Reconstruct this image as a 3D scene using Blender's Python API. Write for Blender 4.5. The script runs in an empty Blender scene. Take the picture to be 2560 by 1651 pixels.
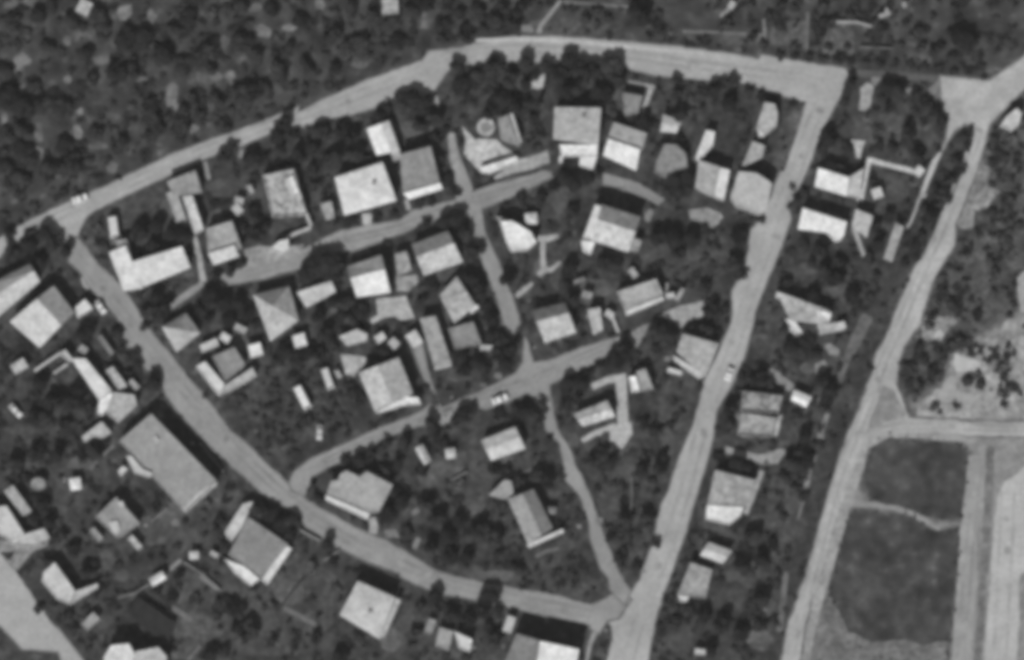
import bpy, bmesh, math, random
from mathutils import Vector, noise
from mathutils.geometry import delaunay_2d_cdt
R = random.Random(7)
S = 0.09                       # metres per photo pixel
scn = bpy.context.scene
COL = scn.collection

def P(X, Y):                   # a photo pixel as a point on the ground
    return ((X - 1280) * S, (825.5 - Y) * S)

# ------------------------------------------------------------------ materials
MATS = {}
def mat(tone, size=2.0, amp=0.2, size2=9.0, amp2=0.15, rough=0.9, bump=0.0, stain=0.0, key='', spots=0.0):
    k = (round(tone, 3), size, amp, size2, amp2, rough, bump, stain, key, spots)
    if k in MATS: return MATS[k]
    m = bpy.data.materials.new(('surface_%s' % key) if key else 'surface'); m.use_nodes = True
    nt = m.node_tree; nd = nt.nodes; L = nt.links
    bs = nd['Principled BSDF']; bs.inputs['Roughness'].default_value = rough
    bs.inputs['Specular IOR Level'].default_value = 0.2
    geo = nd.new('ShaderNodeNewGeometry')
    def nz(sz, det):
        n = nd.new('ShaderNodeTexNoise'); n.inputs['Scale'].default_value = 1.0 / sz
        n.inputs['Detail'].default_value = det; n.inputs['Roughness'].default_value = 0.6
        L.new(geo.outputs['Position'], n.inputs['Vector'])
        r = nd.new('ShaderNodeMapRange'); r.inputs[1].default_value = 0.3; r.inputs[2].default_value = 0.7
        L.new(n.outputs['Fac'], r.inputs[0]); return r
    def scaled(r, a):
        r.inputs[3].default_value = 1 - a; r.inputs[4].default_value = 1 + a; return r
    a = scaled(nz(size, 4), amp); b = scaled(nz(size2, 3), amp2)
    mu = nd.new('ShaderNodeMath'); mu.operation = 'MULTIPLY'
    L.new(a.outputs[0], mu.inputs[0]); L.new(b.outputs[0], mu.inputs[1])
    last = mu
    if stain:
        c = nz(1.3, 5); c.inputs[1].default_value = 0.45; c.inputs[2].default_value = 0.62
        c.inputs[3].default_value = 1 + stain * 0.5; c.inputs[4].default_value = 1 - stain
        mm = nd.new('ShaderNodeMath'); mm.operation = 'MULTIPLY'
        L.new(last.outputs[0], mm.inputs[0]); L.new(c.outputs[0], mm.inputs[1]); last = mm
    if not spots:
        g2 = scaled(nz(0.6, 1), .14); mm = nd.new('ShaderNodeMath'); mm.operation = 'MULTIPLY'
        L.new(last.outputs[0], mm.inputs[0]); L.new(g2.outputs[0], mm.inputs[1]); last = mm
    if spots:      # sparse pale bald spots and fine grain
        c = nz(2.6, 3); c.inputs[1].default_value = 0.60; c.inputs[2].default_value = 0.70
        c.inputs[3].default_value = 1; c.inputs[4].default_value = 1 + spots
        g2 = nz(0.55, 1); scaled(g2, .3)
        for e in (c, g2):
            mm = nd.new('ShaderNodeMath'); mm.operation = 'MULTIPLY'
            L.new(last.outputs[0], mm.inputs[0]); L.new(e.outputs[0], mm.inputs[1]); last = mm
    m3 = nd.new('ShaderNodeMath'); m3.operation = 'MULTIPLY'; m3.use_clamp = True
    m3.inputs[1].default_value = tone
    L.new(last.outputs[0], m3.inputs[0])
    cb = nd.new('ShaderNodeCombineColor')
    for i in range(3): L.new(m3.outputs[0], cb.inputs[i])
    L.new(cb.outputs[0], bs.inputs['Base Color'])
    if bump:
        bp = nd.new('ShaderNodeBump'); bp.inputs['Strength'].default_value = bump; bp.inputs['Distance'].default_value = 0.3
        L.new(last.outputs[0], bp.inputs['Height']); L.new(bp.outputs[0], bs.inputs['Normal'])
    MATS[k] = m; return m

def roofmat(t, stain=0.0): return mat(t * (1.13 if t > .56 else 1.04 if t > .44 else .98), 1.1, 0.16, 4.5, 0.14, 0.85, 0, stain or (.2 if t < .5 else .1), 'roof')
WALL = lambda: mat(0.5, 1.5, 0.1, 5, 0.1, key='plaster')
CARGLASS = lambda: mat(0.2, 2, .1, 5, .1, 0.3, key='tinted_glass')
GLASS = lambda: mat(0.03, 2, 0.1, 5, 0.1, 0.15, key='glass')
WOOD = lambda: mat(0.12, 0.5, 0.2, 3, 0.1, key='wood')
BARK = lambda: mat(0.07, 0.3, 0.3, 2, 0.1, key='bark')
METAL = lambda: mat(0.25, 1, 0.1, 3, 0.1, 0.5, key='metal')

# ------------------------------------------------------------------ objects
def link(name, me, parent=None, material=None):
    o = bpy.data.objects.new(name, me); COL.objects.link(o)
    if material is not None and me is not None: me.materials.append(material)
    if parent is not None: o.parent = parent
    return o
def tag(o, label=None, cat=None, group=None, kind=None):
    if label: o['label'] = label
    if cat: o['category'] = cat
    if group: o['group'] = group
    if kind: o['kind'] = kind
    return o
def empty(name, loc, rz=0.0):
    o = bpy.data.objects.new(name, None); COL.objects.link(o)
    o.location = loc; o.rotation_euler = (0, 0, rz); o.empty_display_size = 0.3
    return o
def mesh(verts, faces, name='m'):
    me = bpy.data.meshes.new(name); me.from_pydata([tuple(v) for v in verts], [], faces)
    bm = bmesh.new(); bm.from_mesh(me); bmesh.ops.recalc_face_normals(bm, faces=bm.faces); bm.to_mesh(me); bm.free()
    me.update(); return me
class MB:
    def __init__(s): s.v = []; s.f = []
    def add(s, v, f):
        n = len(s.v); s.v += [tuple(x) for x in v]; s.f += [tuple(n + i for i in q) for q in f]; return s
    def prism(s, poly, z0, z1):
        n = len(poly)
        v = [(x, y, z0) for x, y in poly] + [(x, y, z1) for x, y in poly]
        f = [tuple(range(n)), tuple(range(n, 2 * n))] + [(i, (i + 1) % n, n + (i + 1) % n, n + i) for i in range(n)]
        return s.add(v, f)
    def box(s, cx, cy, cz, lx, ly, lz, a=0.0):
        c, d = math.cos(a), math.sin(a)
        q = [(cx + c * u * lx / 2 - d * w * ly / 2, cy + d * u * lx / 2 + c * w * ly / 2) for u, w in ((-1, -1), (1, -1), (1, 1), (-1, 1))]
        return s.prism(q, cz - lz / 2, cz + lz / 2)
    def mesh(s, name='m'): return mesh(s.v, s.f, name)

def area2(p): return sum(p[i][0] * p[(i + 1) % len(p)][1] - p[(i + 1) % len(p)][0] * p[i][1] for i in range(len(p)))
def inset(poly, d):
    """poly ccw, moved inwards by d"""
    n = len(poly); out = []
    for i in range(n):
        a, b, c = Vector(poly[i - 1]), Vector(poly[i]), Vector(poly[(i + 1) % n])
        u = (b - a).normalized(); w = (c - b).normalized()
        n1 = Vector((-u.y, u.x)); n2 = Vector((-w.y, w.x))
        k = (n1 + n2); den = 1 + n1.dot(n2)
        k = k / max(den, 0.6 if d < 0 else 0.35)
        out.append(tuple(b + k * d))
    return out
def pip(x, y, poly):
    c = False; n = len(poly)
    for i in range(n):
        x1, y1 = poly[i]; x2, y2 = poly[i - 1]
        if (y1 > y) != (y2 > y) and x < (x2 - x1) * (y - y1) / (y2 - y1) + x1: c = not c
    return c
BLOCK = []        # photo-pixel polygons where no random plant may grow

# ------------------------------------------------------------------ ground sheets
LAYER = [0.0]; SHEETS = []
def rough(poly, step=14, amp=3.0):
    out = []; n = len(poly)
    for i in range(n):
        (x1, y1), (x2, y2) = poly[i], poly[(i + 1) % n]
        d = math.hypot(x2 - x1, y2 - y1); k = max(1, int(d / step))
        for j in range(k):
            t = j / k; x = x1 + (x2 - x1) * t; y = y1 + (y2 - y1) * t
            o = noise.noise(Vector((x * 0.035, y * 0.035, 3.0))) + 0.6 * noise.noise(Vector((x * 0.11, y * 0.11, 9.0)))
            nx, ny = -(y2 - y1) / (d or 1), (x2 - x1) / (d or 1)
            out.append((x + nx * o * amp, y + ny * o * amp))
    return out
def grown(poly, d):
    q = [(x, -y) for x, y in poly]; flip = area2(q) < 0
    if flip: q.reverse()
    q = inset(q, -d); q = [(x, -y) for x, y in q]
    return q[::-1] if flip else q
def sheet(name, poly, material, label=None, cat=None, amp=3.0, block=True, ring=None):
    if ring:       # a dusty margin of in-between tone round a road or field
        for d, t in ring: sheet('ground', grown(rough(poly, 30, 0), d), mat(t, 1.6, .35, 5, .3, stain=.15, key='margin'), 'dusty margin along the edge of a road or field', 'margin', 3.5, False)
    q = rough(poly, 14, amp) if amp else list(poly)
    bb = (min(p[0] for p in q), min(p[1] for p in q), max(p[0] for p in q), max(p[1] for p in q))
    z = 0.004 + max([s[4] for s in SHEETS if s[0] < bb[2] and s[2] > bb[0] and s[1] < bb[3] and s[3] > bb[1]], default=0.0)
    SHEETS.append(bb + (z,)); LAYER[0] = max(LAYER[0], z)
    if block: BLOCK.append(poly)
    pts = [P(*p) for p in q]
    if area2(pts) < 0: pts.reverse()
    n = len(pts); vo, _, fo, _, _, _ = delaunay_2d_cdt([Vector(p) for p in pts], [(i, (i + 1) % n) for i in range(n)], [], 1, 1e-4)
    ar = lambda f: (vo[f[1]].x - vo[f[0]].x) * (vo[f[2]].y - vo[f[0]].y) - (vo[f[1]].y - vo[f[0]].y) * (vo[f[2]].x - vo[f[0]].x)
    me = bpy.data.meshes.new(name)
    me.from_pydata([(v.x, v.y, z) for v in vo], [], [tuple(f) if ar(f) > 0 else tuple(f)[::-1] for f in fo]); me.update()
    o = link(name, me, None, material)
    return tag(o, label, cat, None, 'structure')
def strip(pts, w):
    """a band along a line of photo pixels: w a number or one per point"""
    if not isinstance(w, (list, tuple)): w = [w] * len(pts)
    l, r = [], []
    for i, p in enumerate(pts):
        a = pts[max(0, i - 1)]; b = pts[min(len(pts) - 1, i + 1)]
        d = math.hypot(b[0] - a[0], b[1] - a[1]) or 1
        nx, ny = -(b[1] - a[1]) / d, (b[0] - a[0]) / d
        l.append((p[0] + nx * w[i] / 2, p[1] + ny * w[i] / 2)); r.append((p[0] - nx * w[i] / 2, p[1] - ny * w[i] / 2))
    return l + r[::-1]

# ------------------------------------------------------------------ buildings
LAND = []         # (photo x, photo y, short phrase) of what a tree label can lean on
def lerp(a, b, t): return (a[0] + (b[0] - a[0]) * t, a[1] + (b[1] - a[1]) * t)
def ccw(p): return p if area2(p) > 0 else p[::-1]
def roof_solid(q, kind, h, rise, f=0.5, hip=0.3):
    """q: four world points; the ridge runs from side 3-0 to side 1-2"""
    fs = 0.16
    v = [(x, y, h - fs) for x, y in q] + [(x, y, h) for x, y in q]
    side = [(i, (i + 1) % 4, 4 + (i + 1) % 4, 4 + i) for i in range(4)]
    bot = [(3, 2, 1, 0)]
    if kind == 'gable' or kind == 'hip':
        r0 = lerp(q[0], q[3], f); r1 = lerp(q[1], q[2], f)
        if kind == 'hip': r0, r1 = lerp(r0, r1, hip), lerp(r1, r0, hip)
        v += [(r0[0], r0[1], h + rise), (r1[0], r1[1], h + rise)]
        top = [(4, 5, 9, 8), (7, 8, 9, 6), (4, 8, 7), (5, 6, 9)]
    elif kind == 'pyramid':
        c = (sum(p[0] for p in q) / 4, sum(p[1] for p in q) / 4)
        if f != 0.5: c = lerp(q[0], q[2], f)
        v += [(c[0], c[1], h + rise)]
        top = [(4, 5, 8), (5, 6, 8), (6, 7, 8), (7, 4, 8)]
    elif kind == 'shed':       # high along 0-1
        v[4] = (v[4][0], v[4][1], h + rise); v[5] = (v[5][0], v[5][1], h + rise)
        top = [(4, 5, 6, 7)]
    return v, bot + side + top
def flat_roof(mb, poly, h, par=0.25):
    n = len(poly); inn = inset(poly, 0.22)
    z0, z1, zt = h - 0.1, h + 0.06, h + 0.06 + par
    v = [(x, y, z0) for x, y in poly] + [(x, y, zt) for x, y in poly] + [(x, y, zt) for x, y in inn] + [(x, y, z1) for x, y in inn]
    f = [tuple(range(n))[::-1]]
    for i in range(n):
        j = (i + 1) % n
        f += [(i, j, n + j, n + i), (n + i, n + j, 2 * n + j, 2 * n + i), (2 * n + i, 2 * n + j, 3 * n + j, 3 * n + i)]
    f.append(tuple(range(3 * n, 4 * n)))
    mb.add(v, f)
def body(root, base, pts, kind='flat', h=3.0, tone=0.4, rise=1.4, f=0.5, hip=0.3, stain=0.0, par=0.2,
         part='roof', chimney=None, openings=True, wall=None):
    q = [P(*p) for p in pts]; q = [(x - base[0], y - base[1]) for x, y in q]
    rm = roofmat(tone, stain)
    cw = area2(q) < 0
    mb = MB()
    if kind == 'flat':
        pol = q[::-1] if cw else q
        flat_roof(mb, pol, h, par)
        walls = inset(pol, 0.05 if part == 'roof' else 0.12)
        wtop = [h - 0.1] * len(walls)
    else:
        v, fa = roof_solid(q, kind, h, rise, f, hip); mb.add(v, fa)
        pol = q[::-1] if cw else q
        walls = inset(pol, 0.28)
    me = mb.mesh('roof')
    ro = link(part, me, root, rm)
    wb = MB().prism(walls, 0.0, h - 0.12)
    wname = 'wall' if part == 'roof' else part.replace('_roof', '_wall')
    wo = link(wname, wb.mesh('wall'), root, wall or WALL())
    if chimney:
        for (cx, cy) in chimney:
            x, y = P(cx, cy); x -= base[0]; y -= base[1]
            zt = h + (rise if kind not in ('flat',) else 0.2)
            c = MB().box(x, y, zt - 0.35, 0.6, 0.6, 1.4).box(x, y, zt + 0.4, 0.75, 0.75, 0.12)
            link('chimney', c.mesh('chimney'), ro, mat(0.25, key='chimney'))
    if openings and part == 'roof' and kind != 'none':
        n = len(walls); first = True
        for i in range(n):
            a, b = Vector(walls[i]), Vector(walls[(i + 1) % n]); d = (b - a)
            if d.length < 5.0: continue
            u = d.normalized(); nn = Vector((u.y, -u.x)); ang = math.atan2(u.y, u.x)
            if nn.y > 0.3: continue
            for t in (0.22, 0.78):
                c = a + d * t + nn * 0.02
                w = MB().box(c.x, c.y, 1.55, 1.2, 0.1, 1.2, ang)
                wi = link('window', w.mesh('window'), root, GLASS())
                c2 = c + nn * 0.03
                link('sill', MB().box(c2.x, c2.y, 0.9, 1.4, 0.16, 0.08, ang).mesh('sill'), wi, mat(0.6, key='sill'))
            if first:
                c = a + d * 0.5 + nn * 0.02
                link('door', MB().box(c.x, c.y, 1.05, 1.0, 0.1, 2.1, ang).mesh('door'), root, WOOD()); first = False
    return ro
def building(name, label, cat, bodies, lm=None, group=None, base=None):
    pts = [p for b in bodies for p in b[0]]
    cx = sum(p[0] for p in bodies[0][0]) / len(bodies[0][0]); cy = sum(p[1] for p in bodies[0][0]) / len(bodies[0][0])
    bx, by = P(cx, cy)
    root = empty(name, (bx, by, 0)); tag(root, label, cat, group)
    for b in bodies:
        opt = b[1] if len(b) > 1 else {}
        body(root, (bx, by), b[0], **opt); BLOCK.append(b[0])
    if lm: LAND.append((cx, cy, lm))
    return root
def bar(x0, y0, x1, y1, w):
    """a rectangle round the line from one end to the other (photo pixels); points 0-1 run along its north or west side"""
    d = math.hypot(x1 - x0, y1 - y0); nx, ny = -(y1 - y0) / d * w / 2, (x1 - x0) / d * w / 2
    q = [(x0 + nx, y0 + ny), (x1 + nx, y1 + ny), (x1 - nx, y1 - ny), (x0 - nx, y0 - ny)]
    if ny > 0: q = [q[3], q[2], q[1], q[0]]
    return q
def shed(label, ends, tone=0.5, kind='gable', h=2.2, rise=0.5, name='shed', cat='shed', stain=0.0, group=None):
    q = list(ends) if isinstance(ends[0], tuple) else bar(*ends)
    return building(name, label, cat, [(q, dict(kind=kind, h=h, tone=tone, rise=rise, stain=stain, openings=False, par=0.1))], None, group)
def wallthing(label, pts, w=4, h=1.2, tone=0.55, name='garden_wall', cat='wall'):
    x, y = P(*pts[0])
    q = [P(*p) for p in strip(pts, w)]
    o = link(name, MB().prism([(a - x, b - y) for a, b in q], 0, h).mesh(name), None, mat(tone, 1, .1, 4, .1, key='wall'))
    o.location = (x, y, 0); return tag(o, label, cat)

# ------------------------------------------------------------------ cars
def make_car_meshes(L, W, H, van):
    d = {}
    def loft(prof, half, taper):
        n = len(prof); v = [(x, -half + (taper if z > H * .62 else 0), z) for x, z in prof] + [(x, half - (taper if z > H * .62 else 0), z) for x, z in prof]
        f = [tuple(range(n)), tuple(range(n, 2 * n))] + [(i, (i + 1) % n, n + (i + 1) % n, n + i) for i in range(n)]
        return mesh(v, f)
    l = L / 2
    if van: prof = [(-l, .35), (l, .35), (l, H * .5), (l - .12, H * .6), (l - .75, H * .97), (l - 1, H), (-l + .15, H), (-l, H * .9)]
    else: prof = [(-l, .3), (l, .3), (l, H * .5), (l - .15, H * .58), (l * .42, H * .64), (l * .12, H * .97), (-l * .45, H), (-l * .72, H * .66), (-l + .1, H * .6)]
    d['body'] = loft(prof, W / 2, .14)
    g = MB()
    if van:
        g.add([(l - .16, -W / 2 + .2, H * .64), (l - .16, W / 2 - .2, H * .64), (l - .68, W / 2 - .25, H * .95), (l - .68, -W / 2 + .25, H * .95)], [(0, 1, 2, 3)])
        g.v = [(x + .03, y, z + .02) for x, y, z in g.v]
    else:
        g.add([(l * .40, -W / 2 + .18, H * .66), (l * .40, W / 2 - .18, H * .66), (l * .14, W / 2 - .24, H * .95), (l * .14, -W / 2 + .24, H * .95)], [(0, 1, 2, 3)])
        g.add([(-l * .70, -W / 2 + .2, H * .70), (-l * .70, W / 2 - .2, H * .70), (-l * .48, W / 2 - .24, H * .97), (-l * .48, -W / 2 + .24, H * .97)], [(0, 1, 2, 3)])
        g.v = [(x + (.03 if x > 0 else -.03), y, z + .02) for x, y, z in g.v]
    d['windscreen'] = g.mesh()
    w = MB(); n = 14
    ring = [(math.cos(t * 2 * math.pi / n) * .32, math.sin(t * 2 * math.pi / n) * .32) for t in range(n)]
    w.add([(a, -.09, b) for a, b in ring] + [(a, .09, b) for a, b in ring], [tuple(range(n)), tuple(range(n, 2 * n))] + [(i, (i + 1) % n, n + (i + 1) % n, n + i) for i in range(n)])
    d['wheel'] = w.mesh(); return d
CARM = {}
def car(label, x0, y0, x1, y1, wpx, tone=0.75, van=False, group='parked cars and vans', glass=True):
    L = math.hypot(x1 - x0, y1 - y0) * S; W = wpx * S
    cx, cy = P((x0 + x1) / 2, (y0 + y1) / 2)
    a, b = P(x0, y0), P(x1, y1)
    H = 2.1 if van else 1.45
    d = make_car_meshes(L, W, H, van)
    r = empty('parked_van' if van else 'parked_car', (cx, cy, LAYER[0] + .02), math.atan2(b[1] - a[1], b[0] - a[0]))
    tag(r, label, 'van' if van else 'car', group)
    link('body', d['body'], r, mat(tone, 3, .03, 9, .03, 0.35, key='paint'))
    link('windscreen', d['windscreen'], r, CARGLASS())
    for sx in (-1, 1):
        for sy in (-1, 1):
            o = link('wheel', d['wheel'], r); o.location = (sx * L * .31, sy * (W / 2 - .06), .32)
    if not d['wheel'].materials: d['wheel'].materials.append(mat(0.03, key='rubber'))
    BLOCK.append(bar(x0, y0, x1, y1, wpx + 8))
    return r
# ------------------------------------------------------------------ the ground
big = [(-5400, -5800), (8000, -5800), (8000, 7400), (-5400, 7400)]
g = mesh([(*P(*p), 0.0) for p in big], [(0, 1, 2, 3)]); 
ground = link('ground', g, None, mat(0.048, 2.0, .55, 7, .55, stain=0.3, key='earth', spots=1.2)); tag(ground, 'dark garden soil and grass between the houses', 'ground', None, 'structure')

SCRUB = [(-60, -60), (2600, -60), (2600, 140), (2470, 205), (2112, 172), (1930, 146), (1715, 121), (1554, 105), (1394, 92), (1286, 93), (1158, 118), (1072, 132), (911, 204), (740, 273), (665, 302), (536, 348), (429, 388), (322, 440), (193, 498), (64, 557), (-60, 612)]
sheet('scrubland', SCRUB, mat(0.055, 2.6, .55, 8, .55, stain=0.25, key='scrub', spots=1.2), 'rough scrubby ground with pale patches north of the main road', 'scrubland', 6, False)
EASTF = [(2470, 300), (2600, 200), (2600, 1060), (2274, 1047), (2240, 960), (2257, 867), (2297, 810), (2324, 720), (2384, 613), (2387, 560), (2431, 433)]
sheet('field', EASTF, mat(0.075, 2.2, .5, 6, .4, stain=0.35, key='rough_grass', spots=1.0), 'rough grass field with bare specks east of the dirt road', 'field', 5, False)
sheet('field', [(2520, 800), (2600, 780), (2600, 1058), (2300, 1046), (2290, 1010), (2330, 985), (2370, 960), (2375, 905), (2440, 860)], mat(0.30, 3.0, .38, 9, .3, stain=0.3, key='bare'), 'pale bare clearing beside the bend of the dirt road', 'clearing', 14, False, ring=[(26, .11), (13, .17)])
sheet('field', [(2387, 883), (2410, 893), (2452, 905), (2448, 928), (2390, 930), (2384, 905)], mat(0.5, 2, .12, 6, .1, key='sand'), 'bright sandy patch in the eastern clearing', 'sand', 4)
sheet('field', [(2375, 940), (2388, 950), (2390, 975), (2450, 990), (2440, 1005), (2355, 1005), (2345, 985), (2360, 955)], mat(0.36, 2, .15, 6, .1, key='sand'), 'pale sandy crescent south of the bright patch', 'sand', 4)
sheet('field', [(2437, 427), (2450, 400), (2475, 420), (2470, 470), (2500, 480), (2470, 520), (2440, 530), (2430, 570), (2405, 575), (2390, 560), (2427, 460)], mat(0.24, 2, .35, 5, .35, stain=.4, key='sand'), 'pale broken ground along the dirt road east of the lone narrow roof', 'bare ground', 9)
sheet('field', [(2300, 815), (2330, 770), (2350, 790), (2375, 790), (2395, 805), (2375, 820), (2362, 835), (2350, 855), (2330, 845), (2310, 860)], mat(0.28, 2, .35, 5, .35, stain=.4, key='sand'), 'pale broken ground among the bushes of the eastern clearing', 'bare ground', 8)
sheet('field', [(2336, 832), (2350, 824), (2362, 838), (2350, 852), (2338, 848)], mat(0.5, 2, .12, 6, .1, key='sand'), 'small bright patch among the bushes of the eastern clearing', 'sand', 3)
sheet('field', [(2542, 700), (2556, 680), (2600, 670), (2600, 790), (2552, 780), (2545, 745)], mat(0.36, 2, .2, 6, .1, key='sand'), 'pale bare ground at the eastern edge', 'sand', 4)
DIRT = [(2224, 1075), (2331, 1075), (2600, 1080), (2600, 1700), (1960, 1700), (1997, 1555), (2024, 1480), (2051, 1385), (2084, 1280), (2107, 1200), (2147, 1110), (2190, 1085)]
sheet('ground', DIRT, mat(0.26, 3.0, .22, 9, .2, stain=0.15, key='dirt'), 'bare dirt ground round the dark grass fields in the southeast corner', 'ground', 4)
f1 = [(2218, 1086), (2260, 1092), (2330, 1104), (2395, 1112), (2416, 1140), (2420, 1190), (2412, 1240), (2404, 1300), (2330, 1293), (2260, 1272), (2185, 1252), (2165, 1225), (2156, 1205), (2172, 1140), (2184, 1108)]
fm = mat(0.058, 2.6, .5, 9, .5, stain=0.2, key='grass', spots=.7)
sheet('field', f1, fm, 'dark grass field with rounded corners under the bend of the dirt road', 'field', 9, False, ring=[(18, .20), (12, .15), (6, .10)])
f2 = [(2140, 1274), (2220, 1290), (2260, 1288), (2290, 1302), (2330, 1330), (2392, 1325), (2396, 1400), (2384, 1500), (2376, 1570), (2365, 1660), (2240, 1662), (2110, 1600), (2096, 1540), (2075, 1500), (2080, 1450), (2098, 1380), (2112, 1310)]
sheet('field', f2, fm, 'large dark grass field in the southeast beside the dirt road', 'field', 9, False, ring=[(18, .20), (12, .15), (6, .10)])
sheet('field', [(2052, 1500), (2078, 1490), (2098, 1530), (2120, 1580), (2180, 1606), (2250, 1600), (2310, 1612), (2370, 1600), (2366, 1664), (2026, 1664), (2034, 1580)], mat(0.16, 2, .3, 5, .3, stain=.3, key='patchy'), 'patchy worn turf at the foot of the dark field', 'ground', 4)
vm = mat(0.046, 2.2, .5, 7, .4, stain=.2, key='verge', spots=.8)
VERGE = [(2412, 312), (2425, 345), (2405, 410), (2370, 500), (2340, 560), (2325, 600), (2276, 665), (2232, 760), (2215, 815), (2176, 897), (2145, 1010), (2112, 1085), (2085, 1160), (2060, 1250), (2042, 1310), (2010, 1420), (1985, 1495), (1960, 1560), (1944, 1660), (1900, 1660), (1930, 1560), (1960, 1450), (1985, 1330), (2010, 1230), (2045, 1110), (2075, 1010), (2110, 930), (2150, 850), (2190, 770), (2200, 700), (2260, 590), (2310, 500), (2345, 430), (2385, 330)]
sheet('ground', VERGE, vm, 'long dark grass verge following the dirt road', 'verge', 5, False)
# worn footpath along the verge
pm = mat(0.13, 2, .3, 5, .25, stain=.2, key='trodden')
sheet('path', strip([(2170, 790), (2150, 830), (2120, 890), (2095, 960)], [30, 30, 22, 14]), pm, 'worn grey track along the west edge of the verge', 'path', 3, False)
sheet('path', strip([(2070, 1035), (2060, 1060), (2045, 1110), (2035, 1150), (2020, 1200), (2004, 1255), (1990, 1300)], [12, 14, 16, 10, 8, 16, 8]), mat(0.22, 2, .3, 5, .25, stain=.2, key='trodden'), 'pale worn strip on the verge beside the southeast gardens', 'path', 3, False)
sheet('path', strip([(1966, 1430), (1960, 1470), (1950, 1580)], [12, 14, 18]), pm, 'faint worn strip on the southern verge', 'path', 3, False)

# gardens whose ground is a little lighter or darker than the rest
def plot(poly, tone, label, amp=3, stain=.2):
    sheet('ground', poly, mat(tone * .85, 1.6, .5, 6, .45, stain=stain, key='plot', spots=1.0), label, 'garden plot', amp, False)
plot([(2060, 72), (2135, 72), (2135, 140), (2055, 138)], .12, 'pale square garden plot north of the main road')
plot([(1930, 58), (2020, 52), (2018, 120), (1928, 112)], .115, 'pale grey plot beside the garden track')
plot([(1800, 84), (1910, 92), (1908, 118), (1800, 112)], .10, 'low grey plot below the thin garden path')
plot([(1330, 50), (1560, 60), (1550, 95), (1300, 84)], .085, 'rough garden north of the road behind the slanting path')
plot([(2270, 105), (2330, 110), (2328, 158), (2268, 152)], .10, 'small pale plot beside the northern hedge')
plot([(1120, 170), (1200, 190), (1230, 240), (1190, 290), (1110, 320), (1095, 250)], .062, 'lawn inside the trees at the top of the lane')
plot([(1395, 190), (1500, 195), (1500, 235), (1400, 238)], .06, 'lawn behind the grey roofed house and its trees')
plot([(1310, 290), (1375, 290), (1380, 360), (1340, 385), (1305, 350)], .06, 'garden between the round tank and the wide grey roof')
plot([(1990, 270), (1960, 290), (1925, 420), (1960, 430), (1985, 340)], .085, 'lawn strip between the long narrow roof and the street')
plot([(1780, 250), (1890, 260), (1870, 330), (1840, 400), (1790, 395), (1790, 320)], .048, 'dark vegetable garden west of the long narrow roof')
plot([(2180, 425), (2280, 440), (2270, 500), (2190, 520), (2170, 480)], .062, 'garden enclosed by the white paths')
plot([(2130, 290), (2330, 300), (2340, 370), (2290, 420), (2170, 390)], .085, 'grass garden north of the white paths')
plot([(1670, 950), (1740, 965), (1700, 1090), (1665, 1130), (1640, 1070), (1660, 1000)], .075, 'narrow lawn beside the main street and the grey ridged house')
plot([(560, 960), (720, 880), (800, 960), (890, 1060), (760, 1110), (640, 1110)], .058, 'orchard field inside the bend of the southwest street', stain=.4)
plot([(300, 1300), (380, 1290), (440, 1240), (470, 1300), (400, 1370), (350, 1360)], .09, 'weedy garden below the great grey roof')
plot([(470, 1270), (560, 1200), (600, 1230), (545, 1330), (450, 1390), (400, 1370)], .075, 'strip garden between the great grey roof and the walled house')
plot([(660, 1470), (740, 1380), (840, 1440), (830, 1560), (740, 1640), (600, 1640), (560, 1560), (600, 1470)], .078, 'allotment garden west of the square white roof')
plot([(430, 1420), (540, 1450), (580, 1560), (500, 1650), (425, 1650), (440, 1540)], .085, 'allotment beds beside the black shadow slab')
plot([(1035, 1180), (1200, 1110), (1260, 1170), (1200, 1230), (1080, 1260)], .075, 'lawn round the small white house by the lane')
plot([(1130, 1260), (1250, 1250), (1270, 1330), (1180, 1400), (1080, 1350)], .055, 'dark garden west of the two toned house')
plot([(1450, 1130), (1660, 1130), (1640, 1260), (1600, 1420), (1540, 1380), (1480, 1220)], .06, 'wedge of rough garden between the lane and the main street', stain=.4)
plot([(1930, 1190), (2010, 1200), (1990, 1330), (1950, 1420), (1880, 1330)], .07, 'rough garden behind the house with the south porch', stain=.4)
plot([(1930, 640), (2160, 660), (2150, 780), (2090, 770), (1920, 720)], .055, 'dark garden south of the twin white roofs', stain=.3)
plot([(380, 550), (470, 540), (470, 480), (400, 470), (340, 500), (310, 540)], .07, 'bushy garden by the north road corner', stain=.4)
plot([(205, 570), (240, 550), (268, 600), (285, 670), (250, 690), (205, 620)], .085, 'grass verge on the inside of the northwest corner', stain=.3)
plot([(1240, 1420), (1450, 1455), (1480, 1505), (1330, 1475), (1180, 1445), (1060, 1400)], .075, 'grass verge along the bottom street')

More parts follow.
